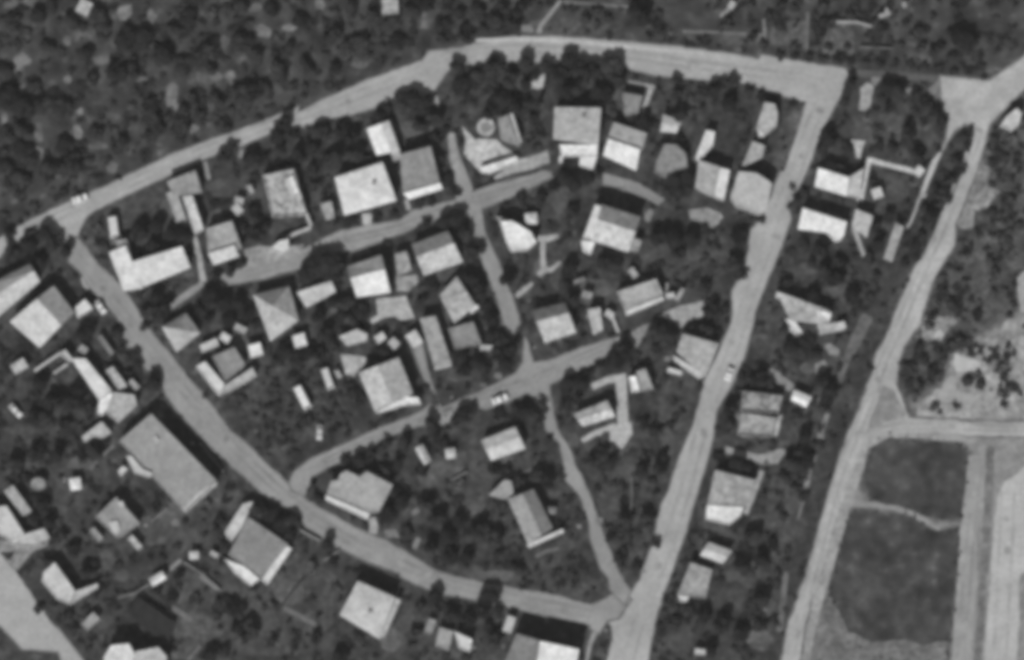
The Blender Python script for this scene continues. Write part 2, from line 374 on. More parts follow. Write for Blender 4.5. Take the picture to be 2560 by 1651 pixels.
PATCHES = [(55, 150, 45, 26), (45, 172, 24, 18), (135, 235, 42, 22), (520, 192, 62, 28), (575, 190, 26, 18), (430, 240, 30, 50), (165, 104, 20, 26), (380, 38, 22, 36), (312, 32, 34, 40), (25, 12, 40, 18), (75, 6, 34, 14), (196, 332, 22, 34), (98, 330, 20, 44), (90, 385, 34, 24), (12, 305, 20, 46), (245, 365, 46, 20), (284, 420, 26, 24), (655, 80, 40, 24), (560, 105, 30, 20), (800, 12, 22, 26), (200, 280, 12, 12), (440, 268, 12, 12), (400, 362, 16, 10), (540, 118, 20, 40), (1060, 60, 20, 22), (640, 20, 30, 20), (720, 70, 34, 18), (900, 160, 40, 14), (1170, 70, 24, 14), (170, 200, 20, 16), (250, 150, 36, 18), (350, 200, 30, 14), (480, 320, 30, 18), (60, 220, 26, 18)]
for i, (X, Y, a, b) in enumerate(PATCHES):
    t = .2 if i in (0, 2, 5, 11, 13, 20, 21) else .13 + .03 * (i % 3)
    ell = [(X + a * .62 * math.cos(k * .785) * R.uniform(.7, 1.2), Y + b * .62 * math.sin(k * .785) * R.uniform(.7, 1.2)) for k in range(8)]
    sheet('ground', ell, mat(t, 1.6, .35, 5, .3, stain=.3, key='bald'), 'pale bald patch of ground in the northern scrub', 'bare ground', 7, True)

LAWN = [(300, 500, 40, 22), (430, 520, 30, 30), (560, 470, 40, 30), (540, 560, 26, 40), (700, 580, 34, 18), (880, 370, 40, 16), (780, 480, 24, 30), (1010, 330, 44, 30), (1330, 470, 44, 20), (1400, 500, 22, 40), (1620, 270, 34, 22), (1560, 470, 26, 16), (1700, 640, 50, 20), (1500, 720, 50, 22), (1400, 700, 24, 34), (1350, 670, 20, 30), (1620, 640, 30, 22), (900, 630, 30, 14), (1000, 760, 26, 22), (860, 780, 40, 26), (660, 690, 40, 12), (600, 860, 26, 18), (720, 900, 40, 24), (1190, 830, 30, 18), (1150, 940, 44, 18), (1240, 905, 34, 16), (1000, 1120, 40, 22), (1100, 1180, 60, 26), (1260, 1150, 40, 20), (1180, 1270, 40, 24), (1040, 1290, 30, 24), (1420, 1100, 30, 22), (1560, 1060, 34, 22), (1570, 1180, 40, 24), (1520, 1260, 24, 34), (1240, 1440, 60, 14), (860, 1400, 34, 22), (690, 1400, 36, 30), (560, 1470, 50, 26), (720, 1480, 44, 34), (640, 1560, 44, 34), (470, 1560, 36, 30), (800, 1600, 44, 24), (980, 1600, 30, 30), (1010, 1560, 24, 26), (260, 1400, 30, 24), (370, 1330, 44, 26), (420, 1290, 30, 28), (470, 1340, 40, 20), (120, 960, 30, 22), (60, 1080, 34, 18), (200, 1160, 34, 16), (150, 1260, 24, 24), (300, 1440, 24, 16), (240, 1560, 40, 30), (1990, 320, 24, 40), (2220, 300, 44, 18), (2150, 330, 24, 22), (2240, 470, 34, 22), (2060, 540, 44, 10), (2000, 680, 44, 20), (2100, 730, 34, 20), (1900, 850, 34, 20), (2020, 920, 20, 14), (1900, 1310, 30, 24), (1980, 1260, 26, 26), (1820, 1500, 40, 34), (1900, 1600, 34, 34), (1700, 1600, 40, 30), (1840, 1440, 30, 20), (2020, 1080, 18, 22)]
for i, (X, Y, a, b) in enumerate(LAWN):
    ell = [(X + a * math.cos(k * .628) * R.uniform(.7, 1.15), Y + b * math.sin(k * .628) * R.uniform(.7, 1.15)) for k in range(10)]
    lx, ly = X, Y
    sheet('ground', ell, mat((.07, .085, .062, .10)[i % 4], 1.8, .4, 5, .35, stain=.2, key='lawn', spots=.6), 'mid grey lawn or bed in the gardens', 'lawn', 7, True)

# ------------------------------------------------------------------ roads
asph = mat(0.395, 4, .1, 14, .14, key='road')
asph2 = mat(0.30, 4, .12, 13, .16, key='lane')
N_ROAD = [(-60, 630), (0, 597), (64, 557), (193, 498), (322, 440), (429, 388), (536, 348), (665, 302), (745, 268), (742, 284), (785, 262), (911, 204), (1058, 152), (1072, 132), (1158, 118), (1286, 93), (1394, 92), (1554, 105), (1715, 121), (1840, 138), (1896, 150), (1904, 138), (1950, 146), (2014, 157), (2112, 173), (2124, 190), (2101, 240), (2084, 268), (2051, 333), (2024, 410), (2004, 453), (1967, 512), (1977, 547), (1947, 630), (1914, 707), (1891, 770), (1877, 827), (1857, 900), (1830, 957), (1790, 1027), (1776, 1120), (1753, 1197), (1730, 1267), (1713, 1331), (1680, 1425), (1661, 1475), (1637, 1545), (1618, 1660),
  (1515, 1660), (1533, 1598), (1530, 1565), (1512, 1545), (1540, 1500), (1580, 1480), (1600, 1451), (1633, 1358), (1653, 1267), (1673, 1227), (1700, 1140), (1733, 1067), (1763, 953), (1784, 910), (1821, 827), (1834, 790), (1831, 727), (1861, 680), (1874, 627), (1877, 577), (1907, 547), (1951, 433), (1961, 430), (1994, 333), (2017, 255), (1964, 240), (1904, 222), (1857, 207), (1763, 200), (1687, 191), (1633, 187), (1550, 165), (1443, 157), (1387, 157), (1267, 152), (1200, 163), (1140, 158), (1120, 175), (1087, 222), (1097, 267), (1085, 262), (1047, 232), (967, 253), (913, 277), (807, 300), (733, 323), (724, 300), (670, 335), (600, 365), (500, 400), (429, 434), (322, 484), (216, 538), (200, 570), (190, 600), (180, 590), (176, 605), (153, 603), (120, 575), (85, 555), (62, 570), (50, 610), (30, 590), (0, 640), (-60, 680)]
sheet('road', N_ROAD, asph, 'pale main road across the north that turns down the eastern street to the bottom edge', 'road', 1.6, ring=[(6, .10), (2.5, .22)])
sheet('road', strip([(1190, 102), (1290, 98), (1420, 103), (1560, 117), (1760, 135)], [8, 10, 10, 8, 4]), mat(0.52, 2, .1, 9, .1, key='kerb_line'), 'whiter strip along the north edge of the main road', 'road edge', 1)
SW = [(176, 590), (197, 600), (247, 667), (307, 720), (333, 760), (377, 833), (430, 892), (467, 943), (527, 1013), (573, 1077), (627, 1120), (663, 1158), (723, 1215), (770, 1255), (813, 1278), (900, 1328), (960, 1351), (1030, 1391), (1100, 1435), (1207, 1458), (1250, 1465), (1333, 1481), (1393, 1490), (1477, 1515), (1512, 1500), (1540, 1480), (1575, 1500), (1545, 1545), (1518, 1550), (1497, 1583), (1478, 1570), (1477, 1561), (1367, 1538), (1277, 1520), (1183, 1498), (1110, 1485), (1077, 1475), (1020, 1451), (983, 1427), (920, 1403), (840, 1365), (807, 1341), (767, 1318), (747, 1287), (700, 1257), (673, 1248), (607, 1187), (567, 1153), (520, 1107), (467, 1053), (417, 990), (400, 947), (353, 913), (307, 858), (310, 817), (293, 790), (230, 727), (200, 677), (173, 653), (178, 620)]
sheet('road', SW, asph2, 'grey street curving down the southwest side of the village', 'street', 1.6, ring=[(6, .10), (2.5, .19)])
LANE2 = [(573, 712), (653, 697), (733, 676), (837, 632), (873, 630), (960, 600), (1050, 563), (1153, 523), (1173, 533), (1180, 593), (1204, 647), (1217, 683), (1243, 747), (1267, 830), (1280, 837), (1300, 807), (1280, 740), (1253, 673), (1233, 627), (1213, 587), (1203, 523), (1210, 520), (1267, 497), (1383, 443), (1367, 428), (1333, 437), (1193, 473), (1180, 470), (1165, 430), (1150, 395), (1133, 333), (1120, 333), (1124, 395), (1140, 450), (1142, 500), (1033, 527), (1000, 553), (933, 563), (907, 567), (853, 577), (813, 597), (753, 625), (700, 640), (640, 640), (617, 640), (617, 655), (550, 690)]
sheet('road', LANE2, asph2, 'grey lane crossing the middle of the village with its side branch south', 'lane', 2.5, ring=[(4, .13)])
sheet('road', [(1507, 432), (1597, 458), (1662, 498), (1645, 514), (1620, 500), (1547, 468), (1507, 463)], mat(0.26, 4, .12, 12, .15, key='lane'), 'short grey lane end south of the white gabled roof', 'lane', 2)
LOW = [(723, 1205), (735, 1180), (780, 1147), (840, 1120), (900, 1093), (950, 1071), (1027, 1042), (1055, 1028), (1075, 1010), (1100, 1020), (1090, 985), (1062, 950), (1035, 880), (1052, 850), (1068, 920), (1090, 990), (1112, 1045), (1147, 1002), (1200, 980), (1293, 933), (1308, 905), (1313, 840), (1320, 860), (1333, 908), (1373, 903), (1453, 870), (1530, 848), (1560, 838), (1550, 862), (1520, 883), (1500, 903), (1413, 940), (1373, 962), (1373, 985), (1393, 1073), (1427, 1127), (1437, 1163), (1457, 1200), (1480, 1253), (1497, 1310), (1530, 1391), (1550, 1441), (1577, 1478), (1560, 1510), (1525, 1475), (1523, 1448), (1503, 1421), (1477, 1351), (1473, 1303), (1450, 1240), (1417, 1203), (1410, 1160), (1400, 1107), (1370, 1083), (1360, 1060), (1330, 993), (1317, 982), (1263, 1007), (1217, 1022), (1160, 1015), (1125, 1050), (1112, 1068), (1090, 1050), (1057, 1063), (1027, 1070), (947, 1093), (933, 1117), (887, 1133), (853, 1153), (813, 1170), (780, 1193), (760, 1240), (730, 1225)]
sheet('road', LOW, mat(0.29, 4, .12, 12, .15, key='lane'), 'grey lower lane that forks and runs diagonally down to the main street', 'lane', 2, ring=[(4, .13)])
E_ROAD = [(2600, 100), (2560, 143), (2474, 205), (2430, 200), (2351, 193), (2344, 222), (2357, 247), (2371, 300), (2368, 350), (2340, 415), (2318, 470), (2296, 515), (2278, 560), (2262, 580), (2290, 515), (2308, 460), (2330, 405), (2345, 385), (2388, 322), (2410, 307), (2440, 316), (2431, 360), (2417, 410), (2381, 505), (2357, 533), (2341, 600), (2287, 673), (2244, 773), (2227, 823), (2187, 900), (2181, 943), (2151, 1020), (2124, 1083), (2097, 1160), (2071, 1250), (2051, 1325), (2024, 1415), (1997, 1498), (1974, 1555), (1955, 1660),
  (1996, 1660), (2012, 1560), (2027, 1498), (2051, 1438), (2084, 1311), (2111, 1238), (2147, 1141), (2185, 1105), (2224, 1083), (2331, 1083), (2420, 1088), (2600, 1092), (2600, 1058), (2431, 1057), (2347, 1050), (2274, 1047), (2262, 1020), (2237, 960), (2241, 933), (2257, 867), (2297, 810), (2324, 720), (2344, 677), (2384, 613), (2387, 560), (2431, 450), (2460, 365), (2471, 310), (2514, 268), (2560, 222), (2600, 190)]
sheet('road', E_ROAD, mat(0.43, 3, .14, 11, .16, stain=.05, key='dirtroad'), 'pale dirt road running down the eastern side with a bend to the east', 'dirt road', 3, ring=[(7, .13), (3, .25)])
sheet('path', strip([(2130, 1258), (2180, 1262), (2230, 1268), (2280, 1284), (2320, 1305), (2350, 1325)], [22, 12, 12, 14, 14, 10]), mat(0.3, 2, .15, 6, .15, key='track'), 'thin pale track between the two dark fields', 'track', 3)
sheet('road', [(2494, 1240), (2512, 1205), (2540, 1185), (2562, 1165), (2600, 1160), (2600, 1400), (2548, 1440), (2548, 1560), (2540, 1660), (2460, 1660), (2466, 1560), (2476, 1440), (2484, 1330)], mat(0.46, 4, .1, 14, .14, key='dirtroad'), 'broad pale dirt strip at the southeast edge', 'dirt strip', 3)
sheet('road', [(2422, 1140), (2473, 1135), (2460, 1230), (2440, 1330), (2444, 1440), (2436, 1540), (2424, 1660), (2378, 1660), (2386, 1540), (2394, 1440), (2402, 1310), (2414, 1220)], mat(0.33, 4, .15, 12, .16, stain=.05, key='dirtroad'), 'narrow grey dirt strip beside the large dark field', 'dirt strip', 3)
sheet('ground', [(2467, 1120), (2485, 1120), (2482, 1260), (2474, 1330), (2468, 1430), (2462, 1540), (2452, 1660), (2432, 1660), (2442, 1540), (2450, 1420), (2458, 1300)], mat(0.17, 2, .3, 5, .3, stain=.2, key='ditch'), 'dark ditch line between the two dirt strips', 'ditch', 3)
W_ROAD = [(-60, 1310), (0, 1385), (43, 1438), (117, 1545), (150, 1581), (212, 1660), (158, 1660), (147, 1628), (57, 1621), (0, 1561), (-60, 1490)]
sheet('road', W_ROAD, mat(0.40, 4, .1, 14, .12, key='road'), 'wide pale road crossing the southwest corner', 'road', 2.5, ring=[(6, .12), (2.5, .22)])

sheet('road', [(2208, 965), (2236, 975), (2264, 1038), (2238, 1048), (2202, 1064), (2166, 1078), (2182, 1030)], mat(0.25, 2, .2, 6, .2, stain=.15, key='dirt'), 'duller dirt wedge inside the fork of the dirt road', 'dirt', 5)
sheet('ground', [(2316, 226), (2350, 194), (2356, 240), (2340, 250)], mat(0.17, 2, .3, 5, .3, stain=.3, key='dirt'), 'worn pale ground beside the northeast junction', 'bare ground', 7)
sheet('ground', [(2160, 1100), (2222, 1084), (2330, 1086), (2440, 1092), (2440, 1110), (2330, 1100), (2226, 1092), (2172, 1122), (2150, 1200), (2120, 1290), (2070, 1460), (2030, 1610), (2006, 1650), (2030, 1500), (2090, 1300), (2124, 1200)], mat(0.33, 2, .2, 6, .2, stain=.15, key='dirt'), 'dirt shoulder along the inside of the dirt road bend', 'shoulder', 5)
LINES = {'main': ([(2050, 262), (2022, 330), (1990, 430), (1940, 540), (1912, 630), (1885, 710), (1862, 770), (1848, 827), (1822, 900), (1795, 960), (1762, 1050), (1735, 1140), (1712, 1230), (1690, 1300), (1660, 1390), (1632, 1465), (1600, 1550), (1570, 1650)], .35, 34, 12),
 'north': ([(60, 580), (190, 520), (430, 410), (660, 318), (760, 288), (1000, 200), (1120, 140), (1290, 122), (1550, 135), (1750, 165), (1950, 190), (2060, 210)], .35, 24, 9),
 'southwest': ([(190, 640), (290, 760), (380, 880), (480, 1000), (580, 1115), (680, 1210), (780, 1295), (900, 1365), (1010, 1415), (1110, 1455), (1250, 1490), (1480, 1535)], .265, 22, 9),
 'dirt': ([(2450, 320), (2420, 400), (2388, 480), (2355, 570), (2300, 690), (2255, 800), (2210, 900), (2190, 960), (2150, 1060), (2120, 1130), (2090, 1210), (2040, 1400), (1975, 1640)], .36, 24, 9),
 'east': ([(2150, 1100), (2180, 1082), (2240, 1068), (2340, 1066), (2560, 1074)], .36, 12, 7),
 'strip': ([(2520, 1230), (2515, 1350), (2508, 1480), (2500, 1645)], .40, 30, 16), 'slim': ([(2448, 1150), (2430, 1300), (2418, 1440), (2402, 1645)], .28, 14, 9),
 'middle': ([(600, 690), (730, 655), (870, 600), (1000, 570), (1150, 510), (1290, 470), (1380, 437)], .25, 14, 6), 'lower': ([(770, 1180), (860, 1130), (1000, 1070), (1180, 1000), (1330, 950), (1450, 895), (1540, 855)], .25, 12, 6)}
def shift(pts, d): return strip(pts, 2 * d)[:len(pts)]
for nm, (pts, tone, w, off) in LINES.items():
    for k, d in enumerate((off, -off)):
        sheet('road', strip(shift(pts, d), [R.uniform(4, 10) for _ in pts]), mat(tone * (1.03 - .05 * k), 4, .12, 9, .2, key='rut'), 'faint wheel track worn along the %s road' % nm, 'wheel track', 2)
    for i in range(len(pts) - 1):
        if R.random() < .75:
            t = R.random(); X = pts[i][0] + (pts[i + 1][0] - pts[i][0]) * t + R.uniform(-w, w) * .6; Y = pts[i][1] + (pts[i + 1][1] - pts[i][1]) * t + R.uniform(-w, w) * .25
            a = R.uniform(6, 16); b = R.uniform(5, 10); c, s = math.cos(.6 + i), math.sin(.6 + i)
            sheet('road', [(X + a * math.cos(k) * c - b * math.sin(k) * s, Y + a * math.cos(k) * s + b * math.sin(k) * c) for k in [j * .785 for j in range(8)]], mat(tone * R.choice((.86, .92, 1.1, 1.18)), 3, .15, 6, .15, key='patch'), 'patched or stained spot on the %s road' % nm, 'road patch', 4)

# ------------------------------------------------------------------ paths, yards and patios
def path(pts, w, tone, label, cat='path', amp=1.5): sheet('path', strip(pts, w), mat(tone, 1.2, .15, 5, .12, stain=.06, key='path'), label, cat, amp)
def yard(poly, tone, label, cat='yard', amp=2.5, stain=.12): sheet('patio', poly, mat(tone, 1.2, .2, 5, .18, stain=stain, key='yard'), label, cat, amp)
path([(1347, 84), (1352, 64), (1375, 35), (1402, 2)], [12, 11, 10, 8], .3, 'thin slanting footpath leaving the main road northwards')
path([(1400, 5), (1480, 10), (1570, 17)], 6, .2, 'faint footpath along the top edge')
path([(1707, 79), (1800, 82), (1912, 88)], 6, .2, 'thin straight garden path in the northern plots')
path([(1909, 48), (1912, 90), (1912, 125)], 7, .2, 'short upright garden path in the northern plots')
path([(2020, 30), (2016, 130)], 8, .15, 'faint track between the northern plots')
path([(1800, 42), (1824, 22)], 10, .25, 'short pale path to the hut on the top edge')
yard([(1300, 65), (1330, 62), (1335, 82), (1305, 80)], .2, 'pale worn spot beside the slanting footpath')
yard([(2150, 220), (2168, 205), (2184, 215), (2178, 260), (2172, 278), (2146, 275), (2152, 245)], .33, 'pale drive north of the white paths')
yard([(2180, 185), (2212, 180), (2206, 196), (2188, 215), (2178, 205)], .24, 'pale worn ground beside the northern hedge')
yard([(2262, 225), (2290, 215), (2298, 222), (2275, 240)], .22, 'small worn spot in the northeast garden')
path([(1570, 205), (1640, 219)], 8, .36, 'upper arm of the white path behind the low grey roof')
path([(1628, 222), (1618, 250), (1604, 285)], [13, 11, 9], .4, 'white path beside the low grey roof')
yard([(1155, 315), (1185, 348), (1240, 350), (1265, 372), (1297, 392), (1290, 407), (1225, 435), (1200, 432), (1160, 385), (1163, 345)], .5, 'pale paved yard round the round tank', stain=.25)
yard([(1295, 400), (1340, 388), (1370, 375), (1374, 408), (1300, 432), (1237, 455), (1232, 444)], .36, 'pale drive from the round tank yard towards the wide roof')
yard([(1345, 185), (1364, 186), (1358, 215), (1350, 235), (1343, 258), (1330, 240), (1322, 222), (1326, 196)], .5, 'white clearing among the tall trees by the main road')
path([(1340, 597), (1368, 598), (1395, 590)], [14, 16, 10], .4, 'arm of the white path east of the bright curved roof')
path([(1357, 600), (1357, 640), (1359, 680)], [14, 12, 14], .38, 'white path running south from the bright curved roof')
path([(1345, 688), (1362, 672), (1376, 676), (1402, 655)], [10, 20, 14, 8], .36, 'forked end of the white path')
path([(1290, 742), (1312, 724), (1332, 708)], [10, 14, 8], .38, 'short pale path slanting to the branch lane')
yard([(1720, 525), (1745, 522), (1770, 520), (1800, 532), (1806, 542), (1795, 562), (1780, 570), (1768, 555), (1745, 556), (1726, 550)], .27, 'bare mottled patch south of the grey roof with the white edge', stain=.3)
yard([(1612, 535), (1625, 522), (1636, 528), (1624, 555), (1612, 552)], .22, 'small grey patch by the shaded end of the porch house')
yard([(1645, 790), (1700, 765), (1785, 748), (1764, 790), (1722, 802), (1700, 822), (1686, 805), (1665, 796)], .36, 'pale drive joining the main street', stain=.15)
yard([(1570, 835), (1622, 808), (1608, 845), (1592, 868), (1578, 855)], .24, 'grey worn corner where the lower lane ends')
path([(1480, 968), (1520, 950), (1565, 942)], 17, .46, 'upper arm of the white walkway')
path([(1553, 945), (1555, 1010), (1558, 1062)], [26, 26, 28], .42, 'broad white walkway running south')
yard([(1540, 1060), (1578, 1056), (1580, 1085), (1566, 1110), (1553, 1125), (1535, 1103), (1512, 1104), (1508, 1125), (1497, 1090), (1500, 1078)], .46, 'pale paved court at the foot of the walkway')
path([(1455, 1102), (1490, 1082), (1540, 1066)], [12, 14, 16], .46, 'pale path west of the paved court')
path([(1553, 1125), (1545, 1145)], [10, 6], .25, 'short tail of path below the paved court')
yard([(850, 885), (915, 893), (922, 905), (895, 925), (880, 955), (870, 958), (862, 925)], .42, 'pale yard northwest of the white porch house', stain=.25)
yard([(940, 748), (1015, 740), (1037, 795), (1005, 802), (985, 790), (960, 795), (930, 810), (925, 798), (945, 788)], .42, 'pale concrete yard south of the bright white roof')
yard([(990, 690), (1040, 688), (1048, 705), (1022, 728), (992, 728)], .3, 'grey yard between the two pale roofs', stain=.3)
path([(487, 590), (498, 640), (508, 705)], [10, 12, 16], .36, 'thin pale path down beside the two toned house')
path([(425, 768), (470, 735), (508, 708)], [14, 20, 12], .27, 'grey drive slanting down from the white corner house')
yard([(610, 625), (650, 615), (700, 620), (760, 610), (745, 640), (690, 660), (620, 665)], .3, 'worn pale ground beside the middle lane', stain=.2)
path([(918, 535), (918, 562)], [26, 20], .45, 'short white drive south of the big square roof')
path([(1015, 500), (1022, 525)], [10, 12], .35, 'small gap path beside the white porch')
yard([(1120, 333), (1135, 335), (1142, 400), (1155, 425), (1150, 440), (1132, 420)], .34, 'pale shoulder of the upper lane')
path([(2167, 399), (2225, 414), (2284, 429)], 12, .58, 'straight white path across the eastern garden')
path([(2172, 402), (2160, 455), (2150, 503)], [12, 13, 16], .55, 'white path running south along the pale annex')
yard([(2126, 349), (2164, 353), (2155, 375), (2150, 396), (2140, 395), (2138, 372)], .48, 'white wedge of path leading down to the cross path')
path([(2312, 482), (2296, 510)], 14, .4, 'pale stub on the eastern side path')
path([(2135, 570), (2148, 610), (2160, 640)], [12, 10, 12], .32, 'thin worn path south of the pale lean to')
yard([(1970, 820), (2000, 815), (2040, 815), (2060, 808), (2110, 805), (2114, 825), (2050, 838), (1985, 845)], .42, 'pale yard round the mottled eastern house', stain=.25)
yard([(2058, 862), (2075, 858), (2098, 875), (2095, 888), (2075, 890)], .27, 'small pale ground patch beside the track')
yard([(2036, 910), (2060, 900), (2070, 912), (2052, 942), (2038, 932)], .24, 'small worn patch above the dark hedge row')
path([(1920, 925), (1945, 945), (1980, 972)], [14, 26, 20], .27, 'grey path leading to the white hut')
yard([(1814, 1117), (1860, 1128), (1901, 1137), (1955, 1122), (1968, 1128), (1944, 1157), (1905, 1162), (1886, 1152), (1815, 1133)], .33, 'pale courtyard between the ruined house and the porch house')
path([(1905, 1178), (1885, 1230), (1864, 1285)], 13, .36, 'pale side path east of the porch house')
yard([(1945, 1035), (1955, 1040), (1944, 1090), (1933, 1092)], .4, 'pale strip along the east wall of the ruined house')
path([(930, 1295), (936, 1315), (932, 1335)], [16, 20, 20], .36, 'short drive from the zigzag roofed house to the street')
path([(1490, 1575), (1475, 1610), (1466, 1655)], [14, 10, 9], .3, 'thin side drive beside the big southern house')
path([(1340, 1392), (1365, 1378), (1397, 1372)], 7, .16, 'faint curved garden path south of the two toned house')
yard([(0, 1350), (60, 1355), (125, 1362), (80, 1380), (45, 1425), (18, 1405), (40, 1380), (-20, 1378)], .24, 'worn pale ground below the long western house', stain=.3)
path([(205, 695), (210, 712), (222, 725)], [8, 8, 6], .4, 'short bright kerb piece beside the southwest street')
path([(425, 1425), (452, 1400)], 9, .25, 'faint garden path near the walled house')
path([(500, 1440), (530, 1465), (545, 1475)], 8, .2, 'faint stepping path west of the walled house')
path([(500, 1615), (470, 1650)], 8, .16, 'faint path at the bottom edge')
path([(430, 1520), (480, 1550)], 14, .16, 'faint grey bed in the southern allotment')
path([(710, 1520), (790, 1562)], 12, .15, 'long faint bed west of the square white roof')
path([(1030, 1285), (1047, 1275)], 12, .2, 'pale bed east of the zigzag roofed house')
yard([(960, 1325), (990, 1322), (1000, 1345), (965, 1345)], .2, 'worn patch beside the street east of the zigzag roof')
path([(1047, 1345), (1035, 1372)], 14, .22, 'short worn path down to the street')
path([(1258, 1195), (1310, 1180), (1345, 1172)], 5, .15, 'faint fence track south of the small white house')
path([(285, 1115), (250, 1145), (225, 1175)], 7, .17, 'faint path west of the great grey roof')
path([(513, 405), (522, 450)], 10, .26, 'thin pale strip beside the north road garden')
path([(600, 395), (605, 375)], 10, .28, 'short gap path in the north road hedge')

path([(2124, 182), (2230, 188), (2345, 198)], 18, .105, 'faint grey band linking the two northern junctions')
SPOTS = 0
for i in range(400):
    if SPOTS >= 60: break
    X, Y = R.uniform(20, 2150), R.uniform(420, 1630); r = R.uniform(4, 10)
    if any(pip(X, Y, q) for q in (N_ROAD, SW, LANE2, LOW, W_ROAD, VERGE)) or X > 2330 - (Y - 400) * .33: continue
    SPOTS += 1
    sheet('ground', [(X + r * math.cos(k * .785) * R.uniform(.6, 1.3), Y + r * math.sin(k * .785) * R.uniform(.6, 1.3)) for k in range(8)], mat(R.choice((.12, .16, .2, .28)), 1, .3, 4, .2, key='bare'), 'small worn pale spot in the gardens', 'bare ground', 2, False)
# ------------------------------------------------------------------ houses
# points of a gable run: ridge parallel to side 0-1; side 0-1 is the north or west slope
G = dict
building('house', 'western edge house with dark north slope and bright south slope', 'house',
    [([(-45, 722), (78, 660), (103, 704), (-10, 800)], G(kind='gable', tone=.5, rise=2.0, f=.42, h=3.2))], 'the western edge house')
building('house', 'big pale house with dark shaded northeast slope beside the southwest street', 'house',
    [([(188, 782), (137, 715), (27, 805), (102, 870)], G(kind='gable', tone=.52, rise=2.6, f=.36, h=3.4)),
     ([(190, 770), (214, 748), (235, 772), (196, 797)], G(kind='flat', tone=.58, h=2.6, part='annex_roof'))], 'the big pale house by the street')
building('house', 'pale L shaped house with a notched inner corner near the northwest road corner', 'house',
    [([(330, 656), (457, 617), (478, 670), (350, 722)], G(kind='shed', tone=.60, rise=.5, h=3.2)),
     ([(360, 722), (316, 615), (274, 632), (312, 728)], G(kind='shed', tone=.60, rise=.4, h=3.0, part='wing_roof')),
     ([(286, 602), (318, 598), (333, 648), (305, 640)], G(kind='flat', tone=.3, h=2.4, part='annex_roof'))], 'the white L shaped corner house')
building('house', 'house with a flat grey roof and a lower pale south roof near the middle lane', 'house',
    [([(517, 573), (581, 553), (607, 622), (522, 640)], G(kind='flat', tone=.38, h=3.2)),
     ([(523, 634), (588, 613), (599, 642), (535, 664)], G(kind='shed', tone=.56, h=3.6, rise=.35, part='south_roof'))], 'the two toned flat roof')
building('house', 'house with two pale strip roofs hanging from a dull grey roof by the north road', 'house',
    [([(418, 455), (490, 427), (508, 483), (436, 492)], G(kind='shed', tone=.3, rise=.2, h=3.0)),
     ([(417, 484), (443, 477), (467, 548), (443, 557)], G(kind='flat', tone=.42, h=2.6, part='strip_roof')),
     ([(457, 493), (482, 489), (511, 574), (489, 588)], G(kind='flat', tone=.56, h=2.9, part='strip_roof'))], 'the twin strip roofed house')
building('house', 'unfinished mottled flat roof with a bright east edge north of the middle lane', 'house',
    [([(658, 440), (735, 423), (768, 538), (682, 545)], G(kind='flat', tone=.40, stain=.55, h=2.8, par=.4)),
     ([(715, 450), (732, 440), (752, 485), (735, 492)], G(kind='flat', tone=.66, h=3.3, part='upper_roof', openings=False))], 'the mottled unfinished roof')
building('house', 'big square white roof, the largest bright roof north of the middle lane', 'house',
    [([(838, 445), (957, 407), (992, 503), (862, 540)], G(kind='pyramid', tone=.62, rise=.55, h=4.0, chimney=[(935, 460)]))], 'the big square white roof')
building('house', 'plain grey roof with a white porch along its south side by the upper lane', 'house',
    [([(1000, 388), (1077, 367), (1100, 455), (1008, 480)], G(kind='shed', tone=.28, rise=.3, h=3.8, stain=.12)),
     ([(1008, 484), (1100, 458), (1107, 474), (1022, 500)], G(kind='shed', tone=.74, rise=.35, h=2.6, part='porch_roof'))], 'the grey roof with the white porch')
building('house', 'white narrow house standing under the north road trees, with a short grey tail', 'house',
    [([(942, 390), (917, 324), (973, 303), (1000, 378)], G(kind='gable', tone=.66, rise=.8, f=.62, h=3.0)),
     ([(975, 380), (1000, 376), (1002, 400), (984, 404)], G(kind='flat', tone=.42, h=2.2, part='annex_roof'))], 'the white house under the north trees')
building('house', 'grey sloping roof with a pale eastern rim inside the round tank yard', 'house',
    [([(1245, 300), (1270, 288), (1300, 368), (1252, 352)], G(kind='shed', tone=.26, rise=.3, h=3.0)),
     ([(1271, 287), (1281, 283), (1304, 355), (1298, 362)], G(kind='flat', tone=.5, h=2.6, part='rim_roof', par=.1)),
     ([(1200, 420), (1290, 392), (1297, 403), (1225, 433), (1203, 433)], G(kind='flat', tone=.68, h=1.6, part='porch_roof', par=.1))], 'the tank yard house')
building('house', 'wide grey roof with white L shaped terrace along its south side below the road trees', 'house',
    [([(1386, 270), (1502, 272), (1495, 365), (1383, 350)], G(kind='shed', tone=.43, rise=.25, h=4.4, chimney=[(1459, 293)])),
     ([(1398, 363), (1494, 364), (1492, 394), (1403, 393)], G(kind='flat', tone=.74, h=2.8, part='terrace_roof')),
     ([(1450, 394), (1492, 394), (1482, 426), (1448, 416)], G(kind='flat', tone=.68, h=2.0, part='terrace_roof')),
     ([(1398, 392), (1408, 392), (1404, 410), (1397, 408)], G(kind='flat', tone=.66, h=2.0, part='terrace_roof'))], 'the wide grey roof with the white terrace')
building('house', 'gabled house with a grey north slope and brilliant white south slope', 'house',  # two tones put the sunlit south and shaded north slopes into the colour
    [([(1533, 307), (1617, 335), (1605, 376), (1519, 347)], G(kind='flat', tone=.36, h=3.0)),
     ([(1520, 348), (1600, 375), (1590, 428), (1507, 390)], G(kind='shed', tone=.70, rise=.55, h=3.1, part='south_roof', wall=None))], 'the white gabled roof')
building('house', 'low grey flat roof beside the white footpath under the main road', 'house',
    [([(1556, 232), (1606, 241), (1594, 286), (1563, 292)], G(kind='flat', tone=.24, h=2.4, stain=.15))], 'the low grey flat roof')
